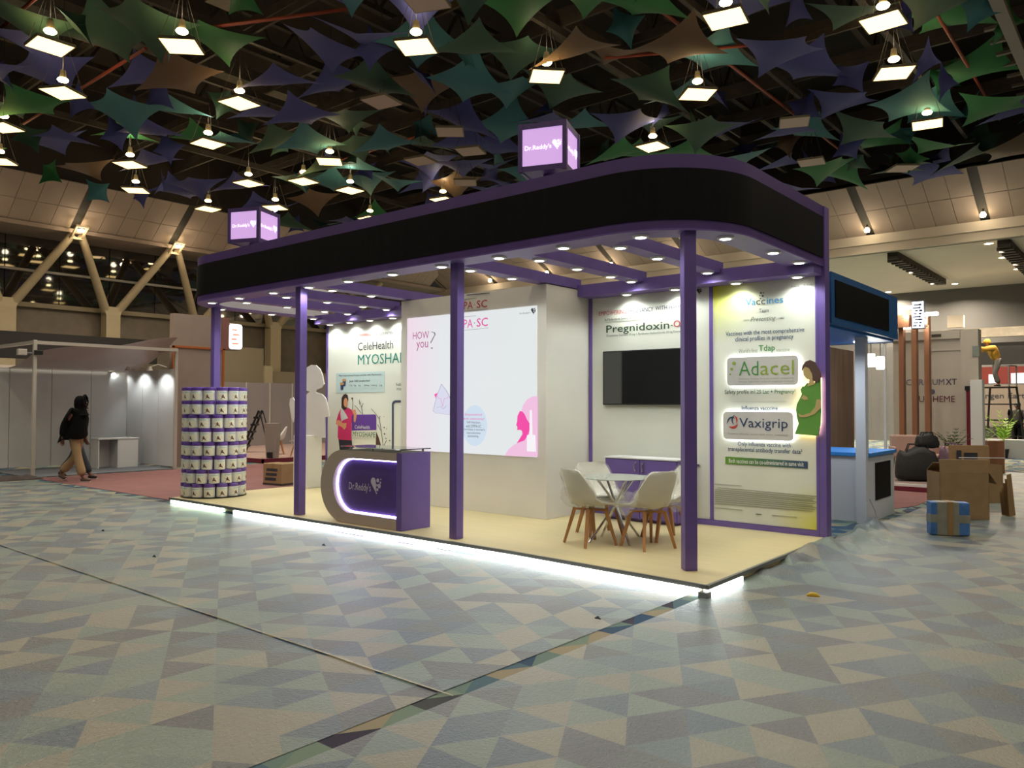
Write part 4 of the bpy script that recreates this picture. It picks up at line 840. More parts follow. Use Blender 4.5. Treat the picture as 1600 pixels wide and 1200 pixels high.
# ================================================================ PEOPLE
SKIN = mat('brown skin', (.16, .07, .04), .55); SKIN2 = mat('warm skin', (.30, .15, .09), .55)
BLK = mat('black cloth', (.005, .005, .005), .9, spec=.1, bump=.2, bscale=20); KHAKI = mat('khaki cloth', (.36, .235, .12), .85, bump=.2, bscale=25); NAVYC = mat('dark denim', (.025, .035, .045), .85); SHOE = mat('brown shoe', (.10, .07, .05), .6); SOLE = mat('pale sole', (.45, .38, .34), .6)
YELC = mat('ochre shirt', (.42, .22, .02), .8, bump=.2, bscale=20); CAPY = mat('yellow cap', (.50, .32, .02), .6); DTOP = mat('dark shirt', (.04, .035, .03), .8)
def skin(name, m, chains, parent, sub=2):
    """chains: lists of (x,y,z,radius); vertices at the same place are joined"""
    vs = []; rad = []; es = []; idx = {}
    for ch in chains:
        last = None
        for (x, y, z, r) in ch:
            key = (round(x, 4), round(y, 4), round(z, 4))
            if key not in idx: idx[key] = len(vs); vs.append((x, y, z)); rad.append(r)
            if last is not None: es.append((last, idx[key]))
            last = idx[key]
    me = bpy.data.meshes.new(name); me.from_pydata(vs, es, []); o = bpy.data.objects.new(name, me); COL.objects.link(o)
    o.modifiers.new('s', 'SKIN'); o.modifiers['s'].use_smooth_shade = True
    for i, r in enumerate(rad):
        rx = r if isinstance(r, tuple) else (r, r); me.skin_vertices[0].data[i].radius = rx
    me.skin_vertices[0].data[0].use_root = True
    if sub: o.modifiers.new('d', 'SUBSURF').levels = sub
    dg = bpy.context.evaluated_depsgraph_get(); me2 = bpy.data.meshes.new_from_object(o.evaluated_get(dg)); bpy.data.objects.remove(o); me2.name = name
    me2.materials.clear(); me2.materials.append(m)
    for p_ in me2.polygons: p_.use_smooth = True
    return link(name, me2, parent)
def hand_chains(w, d, side):
    """palm and five bent fingers from wrist w along direction d"""
    w = Vector(w); d = Vector(d).normalized(); s = Vector((d.z, 0, -d.x)) if abs(d.z) > .3 else Vector((0, 0, 1)); s.normalize(); c = d.cross(s)
    pm = w+d*.05; out = [[(*w, .026), (*pm, .032), (*(w+d*.09), .028)]]
    for k, L in enumerate((.055, .065, .06, .045)):
        b = w+d*.09; f = b+s*(k-1.5)*.020; out.append([(*b, .028), (*(f+d*.012), .0095), (*(f+d*L*.6+c*.012*side), .0085), (*(f+d*L+c*.03*side), .0075)])
    t = pm+s*.036; out.append([(*pm, .032), (*(t+d*.01), .010), (*(t+d*.04+c*.015*side), .008)])
    return out
def person(name, label, loc, rz, J, cloth, hat=None):
    """J: joints in the person's own frame, x forwards, y left, z up"""
    r = thing(name, label, 'person', loc, rz)
    V = lambda k: J[k]
    mid = lambda a, b, t=.5: tuple(a[i]+(b[i]-a[i])*t for i in range(3))
    pel, chest, neck, head = V('pelvis'), V('chest'), V('neck'), V('head')
    ch = [[(*pel, .115), (*mid(pel, chest), .112), (*chest, .12), (*neck, .055), (*mid(neck, head, .45), .055), (*head, .088), (head[0]+.005, head[1], head[2]+.075, .07)]]
    for s in ('l', 'r'):
        ch.append([(*pel, .115), (*V('hip_'+s), .09), (*V('knee_'+s), .058), (*V('ankle_'+s), .038), (*V('toe_'+s), .03)])
        ch.append([(*chest, .12), (*V('sho_'+s), .06), (*V('elb_'+s), .04), (*V('wri_'+s), .027)])
        d = Vector(V('wri_'+s))-Vector(V('elb_'+s)); ch += [[p_ if k else (*V('wri_'+s), .027) for k, p_ in enumerate(c_)] for c_ in hand_chains(V('wri_'+s), d, 1 if s == 'l' else -1)]
    fx = V('head')[0]+.075; hz = head[2]; hy = head[1]
    body = skin('body', cloth['skin'], ch, r, 1)
    MB().lathe([(.0,-.02),(.012,-.012),(.016,0),(.0,.02)], 8, (fx+.022, hy, hz)).build('nose', cloth['skin'], r)
    for s in (-1, 1):
        MB().lathe([(0,-.009),(.010,0),(0,.009)], 8, (fx+.004, hy+s*.03, hz+.028)).build('eye', DARKPRINT, r); MB().lathe([(0,-.03),(.014,0),(0,.03)], 8, (head[0]-.005, hy+s*.092, hz+.01)).build('ear', cloth['skin'], r)
    MB().box(fx+.004, hy-.025, hz-.052, fx+.012, hy+.025, hz-.042).build('mouth', mat('lips', (.14, .05, .04), .5), r)
    # trousers
    tr = [[(pel[0], pel[1], pel[2]+.12, .145), (*pel, .155)]]
    for s in ('l', 'r'): a = V('ankle_'+s); k = V('knee_'+s); tr.append([(*pel, .155), (*V('hip_'+s), .108), (*k, .084), (*mid(k, a, .9), cloth.get('hem', .085))])
    skin('trousers', cloth['trouser'], tr, r, 2)
    # top
    tp = [[(pel[0], pel[1], pel[2]+.02, cloth.get('hemw', .17)), (*mid(pel, chest), .158), (*chest, .165), (*neck, .08)]]
    for s in ('l', 'r'): w_ = V('wri_'+s); e = V('elb_'+s); tp.append([(*chest, .165), (*V('sho_'+s), .112), (*e, .08), (*mid(e, w_, .9), cloth.get('cuff', .055))])
    skin('top', cloth['top'], tp, r, 2)
    for s in ('l', 'r'):
        a = Vector(V('ankle_'+s)); t = Vector(V('toe_'+s)); d = (t-a); heel = a-Vector((d.x, d.y, 0)).normalized()*.05+Vector((0, 0, -.04))
        sh = skin('shoe', cloth['shoe'], [[(*heel, .042), (*(heel.lerp(t, .5)+Vector((0, 0, .008))), .045), (*t, .036)]], r, 1)
        MB().bar(heel+Vector((0, 0, -.035)), t+Vector((0, 0, -.028)), .08, .02).build('sole', SOLE, sh)
    if hat: hat(r, head)
    return r
RD = math.atan2(_r.y, _r.x)                                   # image-right in the ground plane
walk = dict(pelvis=(0,0,.95), chest=(.04,0,1.30), neck=(.07,0,1.49), head=(.11,0,1.62), hip_l=(0,.09,.90), hip_r=(0,-.09,.90), knee_r=(.09,-.09,.50), ankle_r=(.20,-.09,.09), toe_r=(.36,-.10,.045),
            knee_l=(-.06,.09,.50), ankle_l=(-.36,.09,.17), toe_l=(-.26,.09,.055), sho_l=(.04,.19,1.42), sho_r=(.02,-.19,1.42), elb_r=(-.12,-.24,1.14), wri_r=(-.14,-.23,.90), elb_l=(.0,.23,1.14), wri_l=(.06,.21,.92))
def hood(r, h):
    x, y, z = h
    MB().lathe([(.0,.135),(.05,.13),(.09,.10),(.118,.03),(.12,-.06),(.11,-.13),(.13,-.20),(.17,-.27)], 18, (x-.035, y, z+.01)).build('hood', BLK, r)
    MB().tube([(x+.055, y+.085*math.cos(a), z+.02+.115*math.sin(a)+.01*math.sin(5*a)) for a in [k*PI/14 for k in range(-3, 18)]], .03, 8).build('hood_brim', BLK, r)
def cape(r, h):
    hood(r, h)
    vs = []; fs = []; n = 20                                  # loose flared jacket hem, longer at the back
    for j, (z, rx, ry, ox) in enumerate(((1.42,.14,.21,.03),(1.25,.19,.23,.01),(1.08,.21,.25,-.02),(.96,.24,.265,-.05),(.86,.27,.27,-.08))):
        for k in range(n): a = 2*PI*k/n; vs.append((ox+rx*math.cos(a), ry*math.sin(a), z+(.03 if j == 4 else 0)*math.sin(3*a)+(-.0 if j < 4 else .05*math.cos(a))))
    for j in range(4):
        for k in range(n): fs.append((j*n+k, j*n+(k+1) % n, (j+1)*n+(k+1) % n, (j+1)*n+k))
    MB().add(vs, fs, True).build('jacket_hem', BLK, r)
pp = at_z(118, 753); rz1 = RD
person('person', 'person in a black hooded jacket and khaki trousers walking past the stall', (pp.x, pp.y, 0), rz1, walk, dict(skin=SKIN, trouser=KHAKI, top=BLK, shoe=SHOE, hem=.094, hemw=.18, cuff=.075), cape)
away = (pp-CAM); away.z = 0; away.normalize(); q2 = pp+away*.75+Vector((_r.x, _r.y, 0))*.03
def dark_hair(r, h):
    MB().lathe([(.0,.125),(.05,.118),(.085,.09),(.098,.03),(.09,-.03)], 16, (h[0]-.02, h[1], h[2]+.01)).build('hair', mat('black hair', (.01, .009, .008), .6), r)
walk2 = {k: (v[0], v[1], v[2]*.93) for k, v in walk.items()}; walk2.update(knee_l=(-.14,.09,.46), ankle_l=(-.40,.09,.16), toe_l=(-.28,.09,.055), knee_r=(.16,-.09,.47), ankle_r=(.33,-.09,.09), toe_r=(.48,-.1,.045), wri_r=(.0,-.23,.86), elb_r=(-.04,-.24,1.06))
person('person', 'person in dark jeans mostly hidden behind the walker in khaki trousers', (q2.x, q2.y, 0), rz1, walk2, dict(skin=SKIN, trouser=NAVYC, top=BLK, shoe=BLACK, hem=.075), dark_hair)

# ================================================================ LEFT BACKGROUND
st = thing('exhibition_stall', 'grey shell-scheme stall with aluminium frame and a sagging white cover', 'stall', (-16.9, 1.7, 0))
def wbox(name, m, *a, parent=st, b=0): return box(name, m, *a, parent, b)
for (x, y) in ((-15.6,.13),(-15.7,3.3),(-18.3,.13),(-18.3,3.3)): wbox('post', ALU, x-.035, y-.035, 0, x+.035, y+.035, 2.96, b=.006)
for a in ((-15.64,.13,-15.58,3.3),): wbox('top_rail', ALU, -15.69, .13, 2.88, -15.61, 3.3, 2.95)
wbox('top_rail', ALU, -18.3, .10, 2.88, -15.6, .16, 2.95); wbox('top_rail', ALU, -18.3, 3.27, 2.88, -15.7, 3.33, 2.95); wbox('top_rail', ALU, -18.33, -1.4, 2.46, -18.27, 3.3, 2.52)
for k in range(5): wbox('wall_panel', GREYPANEL, -18.33, -1.35+.93*k+.006, .06, -18.29, -1.35+.93*(k+1)-.006, 2.46)
for k in range(3): wbox('wall_panel', GREYPANEL, -18.27+.86*k+.006, 3.28, .06, -18.27+.86*(k+1)-.006, 3.32, 2.46)
wbox('wall_panel', mat('dark board', (.015, .013, .012), .7), -18.6, .2, 2.7, -18.55, 4.2, 3.36)
wbox('stall_floor', mat('grey blue stall carpet', (.16, .17, .19), .9), -18.28, .13, .006, -15.7, 3.28, .02)
vs = []; fs = []; NI = 16
for i in range(NI+1):
    for j in range(NI+1):
        u = i/NI; v = j/NI; zf = 2.72+.50*v+.04*math.sin(9*v); zb = 2.46; x = -15.72-2.5*u; y = .2+3.15*v
        vs.append((x+16.9, y-1.7, zf*(1-u)+zb*u-.10*math.sin(PI*u)*(1+.4*math.sin(6*v+2*u))))
for i in range(NI):
    for j in range(NI): a = i*(NI+1)+j; fs.append((a, a+1, a+NI+2, a+NI+1))
MB().add(vs, fs, True).build('sagging_cover', mat('off white cover sheet', (.55, .44, .40), .45, bump=.3, bscale=6), st)
r = thing('power_box', 'small grey box clamped to the stall corner post', 'box', (-15.55, .0, 2.62)); MB().bbox(-.06,-.22,0,.06,-.05,.13,.01).build('body', ALU, r); MB().bbox(-.05,.1,.02,.05,.26,.12,.01).build('body', BLACK, r); MB().bar((0,-.1,.06),(0,.2,.06),.03).build('clamp', STEEL, r)
dk = thing('info_desk', 'small white info desk with an open left half inside the grey stall', 'desk', (-17.2, 2.5, .02))
DW = mat('white melamine', (.72, .71, .69), .5)
MB().bbox(-.26,-.5,.70,.26,.5,.73,.004).build('top', DW, dk)
for nm, a in (('side_panel', (-.24,-.48,0,.24,-.455,.70)), ('middle_panel', (-.24,-.02,0,.24,.005,.70)), ('side_panel', (-.24,.455,0,.24,.48,.70)), ('front_panel', (.22,.0,0,.245,.48,.70)), ('back_panel', (-.245,-.48,0,-.22,.48,.70))): MB().box(*a).build(nm, DW, dk)
for k, (x, y) in enumerate(((173,581),(200,579),(234,579))):
    P = at_y(x, y, 2.85); r = thing('arm_spotlight', ['grey arm spotlight in the stall, left of three', 'grey arm spotlight in the stall, middle of three', 'grey arm spotlight in the stall, right of three'][k], 'light', P, 0, 'stall spotlights')
    MB().lathe([(.03,.10),(.05,.06),(.075,0)], 14).build('shade', ALU, r); MB().lathe([(0,.0),(.065,.004),(.065,.012)], 14).build('lens', LEDLENS if k < 2 else RINGM, r); MB().tube([(0,.42,.10),(0,.2,.16),(0,.02,.10)], .012, 6).build('arm', ALU, r)
    lamp('SPOT', 26, (.95, 1, 1), (0, .05, -.03), r, .04, 120, (math.radians(28), 0, 0))
r = thing('floor_bag', 'crumpled dark sheet on the floor at the stall corner post', 'sheet', (-15.55, -.15, 0))
vs = []; fs = []; rr = random.Random(3)
for i in range(9):
    for j in range(7): e = math.sin(PI*i/8)*math.sin(PI*j/6); vs.append((-.25+.5*j/6+rr.uniform(-.03,.03), -.7+1.1*i/8, .015+e*rr.uniform(.05,.16)*(i/8+.3)))
for i in range(8):
    for j in range(6): a = i*7+j; fs.append((a, a+1, a+8, a+7))
MB().add(vs, fs, True).build('cloth', mat('dark brown cloth', (.05, .035, .03), .8), r)

# tower panel with orange edging, lit sign
PLYG = mat('greige board', (.30, .235, .20), .65, var=.06, scale=3); ORG = mat('orange edging', (.42, .11, .02), .6); MAUV = mat('dusty red board', (.24, .10, .09), .65)
tp = thing('tower_panel', 'tall greige tower with orange edges behind the tub tower', 'wall panel', (-16.7, 4.2, 0))
box('body', PLYG, -16.48, 3.52, 0, -16.3, 4.9, 3.9, tp); box('upper_board', MAUV, -17.2, 4.84, 3.05, -16.28, 5.05, 3.9, tp)
for a in ((-16.31,3.5,0,-16.27,3.55,3.07),(-16.31,4.87,0,-16.27,4.92,3.07),(-16.31,3.5,3.03,-16.27,4.92,3.08),(-16.31,3.78,0,-16.27,3.82,1.72),(-16.31,3.78,1.70,-16.27,4.92,1.74)): box('edge_strip', ORG, *a, tp)
sg = thing('lit_sign', 'glowing white sign with red marks beside the orange-edged tower', 'sign', (-16.5, 5.04, 3.05))
MB().bbox(-.2,0,0,.2,.42,.72,.06).build('housing', mat('sign housing', (.3, .27, .25), .6), sg); MB().prism(rrect(.02,.03,.40,.70,.08), lambda u,v,d: (.2+d, u, v), .012).build('lit_face', mat('lit sign face', (1,1,1), .5, emit=(1, .97, .97), es=4), sg)
REDL = mat('lit red marks', (.5,.05,.05), .5, emit=(.9, .25, .15), es=1.5)
for z_, y_, l_ in ((.15,.1,.2),(.27,.08,.16),(.39,.12,.2),(.52,.1,.14)): MB().box(.214,y_,z_,.218,y_+l_,z_+.05).build('red_mark', REDL, sg)
a_ = at_x(352, 541, -24.2); b_ = at_x(412, 541, -24.2)
pw = thing('partition_wall', 'pale tan partition wall standing before the hall columns', 'wall panel', (-24.3, (a_.y+b_.y)/2, 0)); box('board', BEIGE, -24.5, a_.y-1.0, 0, -24.2, b_.y, a_.z, pw); box('board', BEIGE, -24.6, b_.y+.05, 0, -24.3, b_.y+4.5, 2.9, pw); box('frame_post', COLM, -24.3, b_.y+.0, 0, -24.1, b_.y+.35, 3.1, pw)
bs = thing('far_stall', 'far grey stall wall with light joints on a red-edged platform', 'stall', (-19, 8.5, 0))
box('floor_deck', mat('dusty pink deck', (.36, .24, .20), .8), -22.5, 5.75, .006, -15.7, 13, .12, bs); box('deck_edge', MAROON, -22.5, 5.70, .006, -15.65, 5.75, .125, bs); box('deck_edge', MAROON, -15.7, 5.70, .006, -15.65, 13, .125, bs)
for k in range(7): box('wall_panel', mat('mauve grey panel', (.27, .235, .235), .6), -22.05, 6.2+k*.95+.01, .12, -22, 6.2+(k+1)*.95-.01, 2.36, bs); box('joint_post', ALU, -22.0, 6.2+k*.95-.02, .12, -21.96, 6.2+k*.95+.02, 2.36, bs)
# step ladder, white chairs, pedestal on the deck
ld = thing('step_ladder', 'black folding step ladder standing on the far stall deck', 'ladder', (-18.55, 7.35, .12), RD-PI/2)
for sx in (-1, 1): MB().bar((sx*.2,-.42,0),(sx*.16,.1,1.28),.05,.06).build('rail', BLACK, ld); MB().bar((sx*.2,.45,0),(sx*.16,.12,1.26),.04,.025).build('back_leg', BLACK, ld)
for k in range(5): t = .15+.17*k; MB().box(-.19,-.42+.52*t-.07,1.28*t-.03,.19,-.42+.52*t+.08,1.28*t+.03).build('tread', BLACK, ld)
c = make_chair('shell_chair', WHITE, False); c.location = (-17.2, 7.15, .12); c.rotation_euler = (0, 0, 2.6); tag(c, 'plain white shell chair beside the black ladder', 'chair', 'chairs on the far deck')
c = make_chair('shell_chair', WHITE, False); c.location = (-15.95, 7.1, .12); c.rotation_euler = (0, 0, 2.0); tag(c, 'plain white shell chair behind the tapered pedestal', 'chair', 'chairs on the far deck')
pd = thing('tapered_pedestal', 'tapered greige pedestal on the far deck with a small black box at its foot', 'pedestal', (-15.95, 6.2, .12), math.radians(38))
MB().add([(-.13,-.13,0),(.13,-.13,0),(.13,.13,0),(-.13,.13,0),(-.19,-.16,.95),(.19,-.16,.95),(.19,.16,.95),(-.19,.16,.95)], [(0,3,2,1),(4,5,6,7),(0,1,5,4),(1,2,6,5),(2,3,7,6),(3,0,4,7)]).build('body', mat('greige pedestal', (.33, .27, .245), .6), pd); MB().box(-.09,-.20,.02,.05,-.135,.16).build('black_box', BLACK, pd)
# ================================================================ RIGHT BACKGROUND
BLUE = mat('bright blue laminate', (.03, .24, .70), .45); BLUED = mat('deep blue laminate', (.02, .11, .32), .45); WOODV = mat('brown wood veneer', (.17, .105, .07), .5, var=.3, scale=2.5, stretch=(4, 4, .25)); WHB = mat('cool white laminate', (.62, .65, .72), .45)
bb = thing('blue_booth', 'neighbouring blue booth with a black screen fascia and wood wall', 'booth', (-.8, 5, 0))
box('fascia', BLUED, -1.6, 3.24, 2.56, -.01, 6.2, 3.17, bb); box('fascia_frame', BLUED, -.012, 3.24, 2.56, .0, 5.73, 3.17, bb); box('screen', SCREEN, -.005, 3.36, 2.645, .01, 5.66, 3.085, bb); box('soffit', BLUE, -1.5, 3.3, 2.53, -.06, 6.15, 2.562, bb)
box('wood_wall', WOODV, -1.3, 3.4, 0, -1.22, 8.2, 2.55, bb); box('white_post', WHB, -.27, 5.03, 0, -.14, 5.165, 2.53, bb)
lamp('AREA', 14, (.85, .93, 1), (.35, -.7, 2.45), bb, .6); lamp('AREA', 10, (.85, .93, 1), (.3, .9, 2.45), bb, .5)
for k, (x, y) in enumerate(((-.55, 4.1), (-.45, 5.8))): r = thing('downlight', 'small white downlight under the blue booth fascia, %s one' % ('near', 'far')[k], 'downlight', (x, y, 2.53), 0, 'blue booth downlights'); MB().lathe([(0,-.02),(.06,-.016),(.065,0)], 14).build('lens', LEDLENS, r)
cc = thing('blue_top_counter', 'white counter with a bright blue top and a black side panel', 'counter', (-.6, 5.8, 0))
box('body', WHB, -1.2, 5.17, 0, -.14, 6.43, .90, cc, .004); box('top', BLUE, -1.22, 5.14, .90, -.11, 6.46, .95, cc, .004); box('black_panel', SCREEN, -.143, 5.45, .28, -.132, 6.22, .80, cc)
GLOWP = mat('pendant glow', (1,1,1), .5, emit=(1, .97, .85), es=5)
for k, (x, y) in enumerate(((1361, 563), (1375.5, 567))):
    P = at_y(x, y, 6.5+.3*k); r = thing('pendant_lamp', 'white cylinder pendant lamp behind the white post, %s one' % ('left', 'right')[k], 'pendant lamp', P, 0, 'pendant lamps of the blue booth')
    MB().lathe([(0,-.1),(.055,-.1),(.06,-.08),(.06,.09),(.05,.1),(0,.1)], 16).build('shade', GLOWP, r); MB().bar((0,0,.1),(0,0,.55),.008).build('cord', BLACK, r); lamp('POINT', 5, (1, .95, .8), (0, 0, -.16), r, .05)
box('soffit_back', BLUED, -1.6, 6.2, 2.60, -.35, 7.3, 2.75, bb)
vs = []; fs = []
for i in range(25):
    for j in range(9): t = i/24; vs.append((-1.15+(at_y(1396, 600, 8.3).x+1.15)*t, 8.3+.06*math.sin(t*26)+.04*math.sin(t*11+j), .05+2.55*j/8))
for i in range(24):
    for j in range(8): a = i*9+j; fs.append((a, a+1, a+10, a+9))
tag(MB().add(vs, fs, True).build('plastic_drape', DRAPE), 'clear plastic drape hanging beside the pendant lamps', 'drape')
fr = thing('door_frame', 'thin white upright frame in front of the plastic drape', 'frame', (-.62, 8.0, 0)); P = at_y(1383, 600, 8.0); box('upright', WHITE, P.x-.02, 7.97, 0, P.x+.02, 8.01, 2.7, fr); box('head', WHITE, P.x-.5, 7.97, 2.64, P.x+.04, 8.01, 2.7, fr)
tag(MB().tube([(-.06, 4.9, .35), (-.02, 4.98, .2), (.0, 5.0, .1), (.03, 4.9, .03), (.06, 4.6, .02)], .004, 6).build('cable', STEEL), 'thin dark cable hanging at the foot of the white counter', 'cable')
# far stand: low deck, wood portal, white wall
fd = thing('far_stand_deck', 'low pinkish stand floor with a white and maroon edge beyond the counter', 'platform', (-2, 12.5, 0))
box('deck', mat('pink grey deck', (.26, .19, .17), .8), -5, 9.85, .006, -.35, 14.58, .14, fd); box('edge', WHITE, -5, 9.80, .09, -.30, 9.85, .14, fd); box('edge_base', MAROON, -5, 9.79, .006, -.30, 9.85, .09, fd)
WP = mat('red brown timber', (.30, .13, .065), .5, var=.2, scale=3, stretch=(3, 3, .3))
pt = thing('timber_portal', 'red brown timber portal of three posts with a lit sign on top', 'portal', (-1.3, 13, 0))
for x in (1410, 1430, 1450):
    P = at_y(x, 600, 13.0); box('post', WP, P.x-.05, 12.9, .14, P.x+.05, 13.1, 3.36, pt)
a_ = at_y(1402, 510, 13); b_ = at_y(1470, 510, 13); box('lintel', WP, a_.x, 12.8, 3.34, at_y(1424, 510, 13).x, 13.2, 3.62, pt); box('lintel', WP, at_y(1444, 510, 13).x-.02, 12.9, 3.34, at_y(1451, 510, 13).x, 13.2, 3.60, pt)
for k, x in enumerate((1409, 1421)): P = at_y(x, 508, 12.9); MB().lathe([(0,-.02),(.07,-.01),(.07,.02)], 14, (P.x+1.3, 0, 3.33)).build('portal_light', LEDLENS, pt)
sg = thing('lit_sign', 'small upright lit sign on the timber portal', 'sign', (at_y(1435, 500, 12.75).x, 12.75, 3.28)); LF = mat('lit pale face', (1,1,1), .5, emit=(.80, .86, 1), es=1.6)
MB().bbox(-.13,-.04,0,.13,.06,.62,.01).build('housing', DARKPRINT, sg); MB().box(-.115,-.05,.02,.115,-.041,.60).build('lit_face', LF, sg)
for k in range(8): MB().box(-.10+.02*(k % 3),-.054,.06+.065*k,-.02+.025*((k*5) % 4),-.051,.085+.065*k).build('sign_mark', mat('sign marks', (.05,.06,.12), .5), sg); MB().box(.02+.01*(k % 2),-.054,.05+.066*k,.06+.015*(k % 3),-.051,.09+.066*k).build('sign_mark', MATS['sign marks'], sg)
for k, (x, y) in enumerate(((1418, 481), (1453, 491))):
    P = at_y(x, y, 12.8); r = thing('arm_floodlight', 'bright arm floodlight on the timber portal, %s of the lit sign' % ('left', 'right')[k], 'light', P, 0, 'portal floodlights')
    MB().bbox(-.16,-.06,-.03,.16,.06,.04,.015).build('head', LEDW, r); MB().bar((-.05,0,-.03),(-.09,0,-.22),.025).build('arm', STEEL, r); lamp('POINT', 14, (1, .97, .85), (0, -.1, -.15), r, .06)
GREIGE = mat('warm white stand wall', (.50, .45, .38), .6)
sw = thing('stand_wall', 'warm white stand wall with lettering behind the timber portal', 'wall panel', (-1.3, 15, 0))
xa_ = at_y(1500, 600, 14.8).x; xl = at_y(1396, 600, 15).x; xr = at_y(1513, 600, 15).x; box('board', GREIGE, xl, 15.0, 0, xr, 15.2, 3.22, sw)
box('frame_moulding', GREIGE, at_y(1448, 540, 15).x, 14.97, 2.92, at_y(1503, 540, 15).x, 15.0, 2.97, sw); box('frame_moulding', GREIGE, at_y(1502, 540, 15).x, 14.97, .3, at_y(1505, 540, 15).x, 15.0, 2.97, sw); box('vent', SLOT, at_y(1456, 518, 14.95).x, 14.9, 3.26, at_y(1471, 518, 14.95).x, 15.0, 3.32, sw); box('top_rail', GREIGE, xl, 14.92, 3.2, xa_-.01, 15.25, 3.40, sw)
KX = ink('grey blue', 95, 92, 115); KV = ink('violet', 62, 40, 82); KM = ink('maroon', 92, 25, 48)
ytext('CORCIUM', 1416, 1475.5, 597, 9.5, 14.995, KX, sw, .01); ytext('XT', 1477.5, 1495, 596.5, 9.5, 14.995, KV, sw, .02); ytext('AURIHEME', 1426, 1492, 623.5, 9.5, 14.995, KM, sw, .02); ypoly('print_dot', blob(1457, 612, 4, 4, 14), 14.995, KX, sw)
tc = thing('stand_column', 'tall white stepped column with a maroon slot at the end of the stand wall', 'column', (-.5, 15, 0))
xa = at_y(1500, 600, 14.8).x; xb = at_y(1528, 600, 14.8).x; xc = at_y(1537, 600, 14.8).x; box('upper_body', GREIGE, xa, 14.9, 0, xb, 15.3, 3.40, tc); box('front_body', WHITE, at_y(1517, 600, 14.7).x, 14.6, 0, xc, 14.9, 2.20, tc); box('slot', MAROON, at_y(1509, 600, 14.8).x, 14.84, 0, at_y(1517, 600, 14.8).x, 14.9, 2.02, tc); box('slot_cap', BLACK, at_y(1507, 600, 14.8).x, 14.82, 1.96, at_y(1517, 600, 14.8).x, 14.9, 2.06, tc); box('switch_plate', mat('grey green plate', (.22,.25,.22), .5), at_y(1519, 545, 14.88).x, 14.88, 2.75, at_y(1530, 545, 14.88).x, 14.9, 3.0, tc)
# far stall with screens
fs_ = thing('far_shop_stall', 'far dark stall with a red band, lit screens and a lettered tan wall', 'stall', (0, 28.5, 0)); YF = 28.5
def fbox(name, m, x0, x1, y0, y1, dy=0, d=.3): a = at_y(x0, y1, YF-dy); b = at_y(x1, y0, YF-dy); return box(name, m, a.x, YF-dy, max(a.z, 0), b.x, YF-dy+d, b.z, fs_)
fbox('rough_fascia', mat('rough plaster fascia', (.52, .45, .36), .7, var=.25, scale=4), 1470, 1680, 505, 530, .4); fbox('dark_header', mat('black header board', (.018, .016, .015), .6), 1528, 1680, 530, 570); fbox('red_band', mat('red band', (.20, .025, .018), .6), 1528, 1680, 570, 600, .02)
SCL = mat('lit far screen', (1,1,1), .5, emit=(.75, .9, 1), es=1.1); fbox('lit_screen', SCL, 1545, 1557, 585, 599, .06, .05); fbox('lit_screen', SCL, 1580, 1640, 582, 599, .06, .05)
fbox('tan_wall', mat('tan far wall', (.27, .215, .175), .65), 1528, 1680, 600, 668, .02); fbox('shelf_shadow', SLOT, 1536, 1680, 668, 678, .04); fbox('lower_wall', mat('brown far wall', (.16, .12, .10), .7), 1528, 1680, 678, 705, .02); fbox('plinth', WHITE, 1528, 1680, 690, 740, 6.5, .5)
fbox('upper_block', TANL, 1480, 1505, 492, 512, .6)
ytext('Angen Earth', 1528, 1609, 619.5, 11, YF-.03, DARKPRINT, fs_, .02)
# worker on a scaffold ladder, bystander
P = at_z(1563, 707); sf = thing('scaffold_ladder', 'dark wheeled ladder stand under the worker in ochre', 'ladder', (P.x, P.y, 0), math.radians(-15))
for sx in (-1, 1):
    for sy in (-1, 1): MB().bar((sx*.62, sy*.4, 0), (sx*.42, sy*.28, 2.22), .05).build('leg', BLACK, sf)
MB().box(-.45,-.3,2.2,.45,.3,2.25).build('deck', BLACK, sf)
for z_ in (.55, 1.1, 1.65): MB().bar((-.6+.08*z_, -.36, z_), (.6-.08*z_, -.36, z_), .04).build('rung', BLACK, sf); MB().bar((-.6+.08*z_, .36, z_), (.6-.08*z_, .36, z_), .04).build('rung', BLACK, sf)
MB().bar((.42,-.28,2.25),(.42,-.28,2.95),.035).bar((.42,.28,2.25),(.42,.28,2.95),.035).bar((.42,-.28,2.95),(.42,.28,2.95),.035).bar((.42,-.28,2.95),(.15,-.28,2.95),.035).build('handrail', STEEL, sf)
reach = dict(pelvis=(-.05,0,.90), chest=(.10,0,1.22), neck=(.22,0,1.38), head=(.28,0,1.50), hip_l=(-.05,.09,.86), hip_r=(-.05,-.09,.86), knee_l=(.08,.1,.47), knee_r=(-.02,-.12,.47), ankle_l=(-.02,.1,.08), toe_l=(.14,.11,.045), ankle_r=(-.16,-.12,.08), toe_r=(0,-.13,.045),
             sho_l=(.16,.18,1.33), sho_r=(.16,-.18,1.33), elb_l=(.45,.2,1.28), wri_l=(.72,.18,1.34), elb_r=(.45,-.2,1.24), wri_r=(.72,-.18,1.32))
def cap(r, h): MB().lathe([(.0,.145),(.06,.135),(.10,.09),(.112,.03),(.112,.0)], 16, (h[0]-.01, h[1], h[2]+.01)).build('cap', CAPY, r); MB().box(h[0]+.08,h[1]-.07,h[2]+.03,h[0]+.19,h[1]+.07,h[2]+.045).build('cap_peak', CAPY, r)
GREYT = mat('grey work trousers', (.09, .085, .08), .85)
person('person', 'worker in an ochre shirt and yellow cap reaching out from the ladder stand', (P.x-.1, P.y, 2.25), PI+RD-.1, reach, dict(skin=SKIN2, trouser=GREYT, top=YELC, shoe=BLACK, hemw=.16), cap)
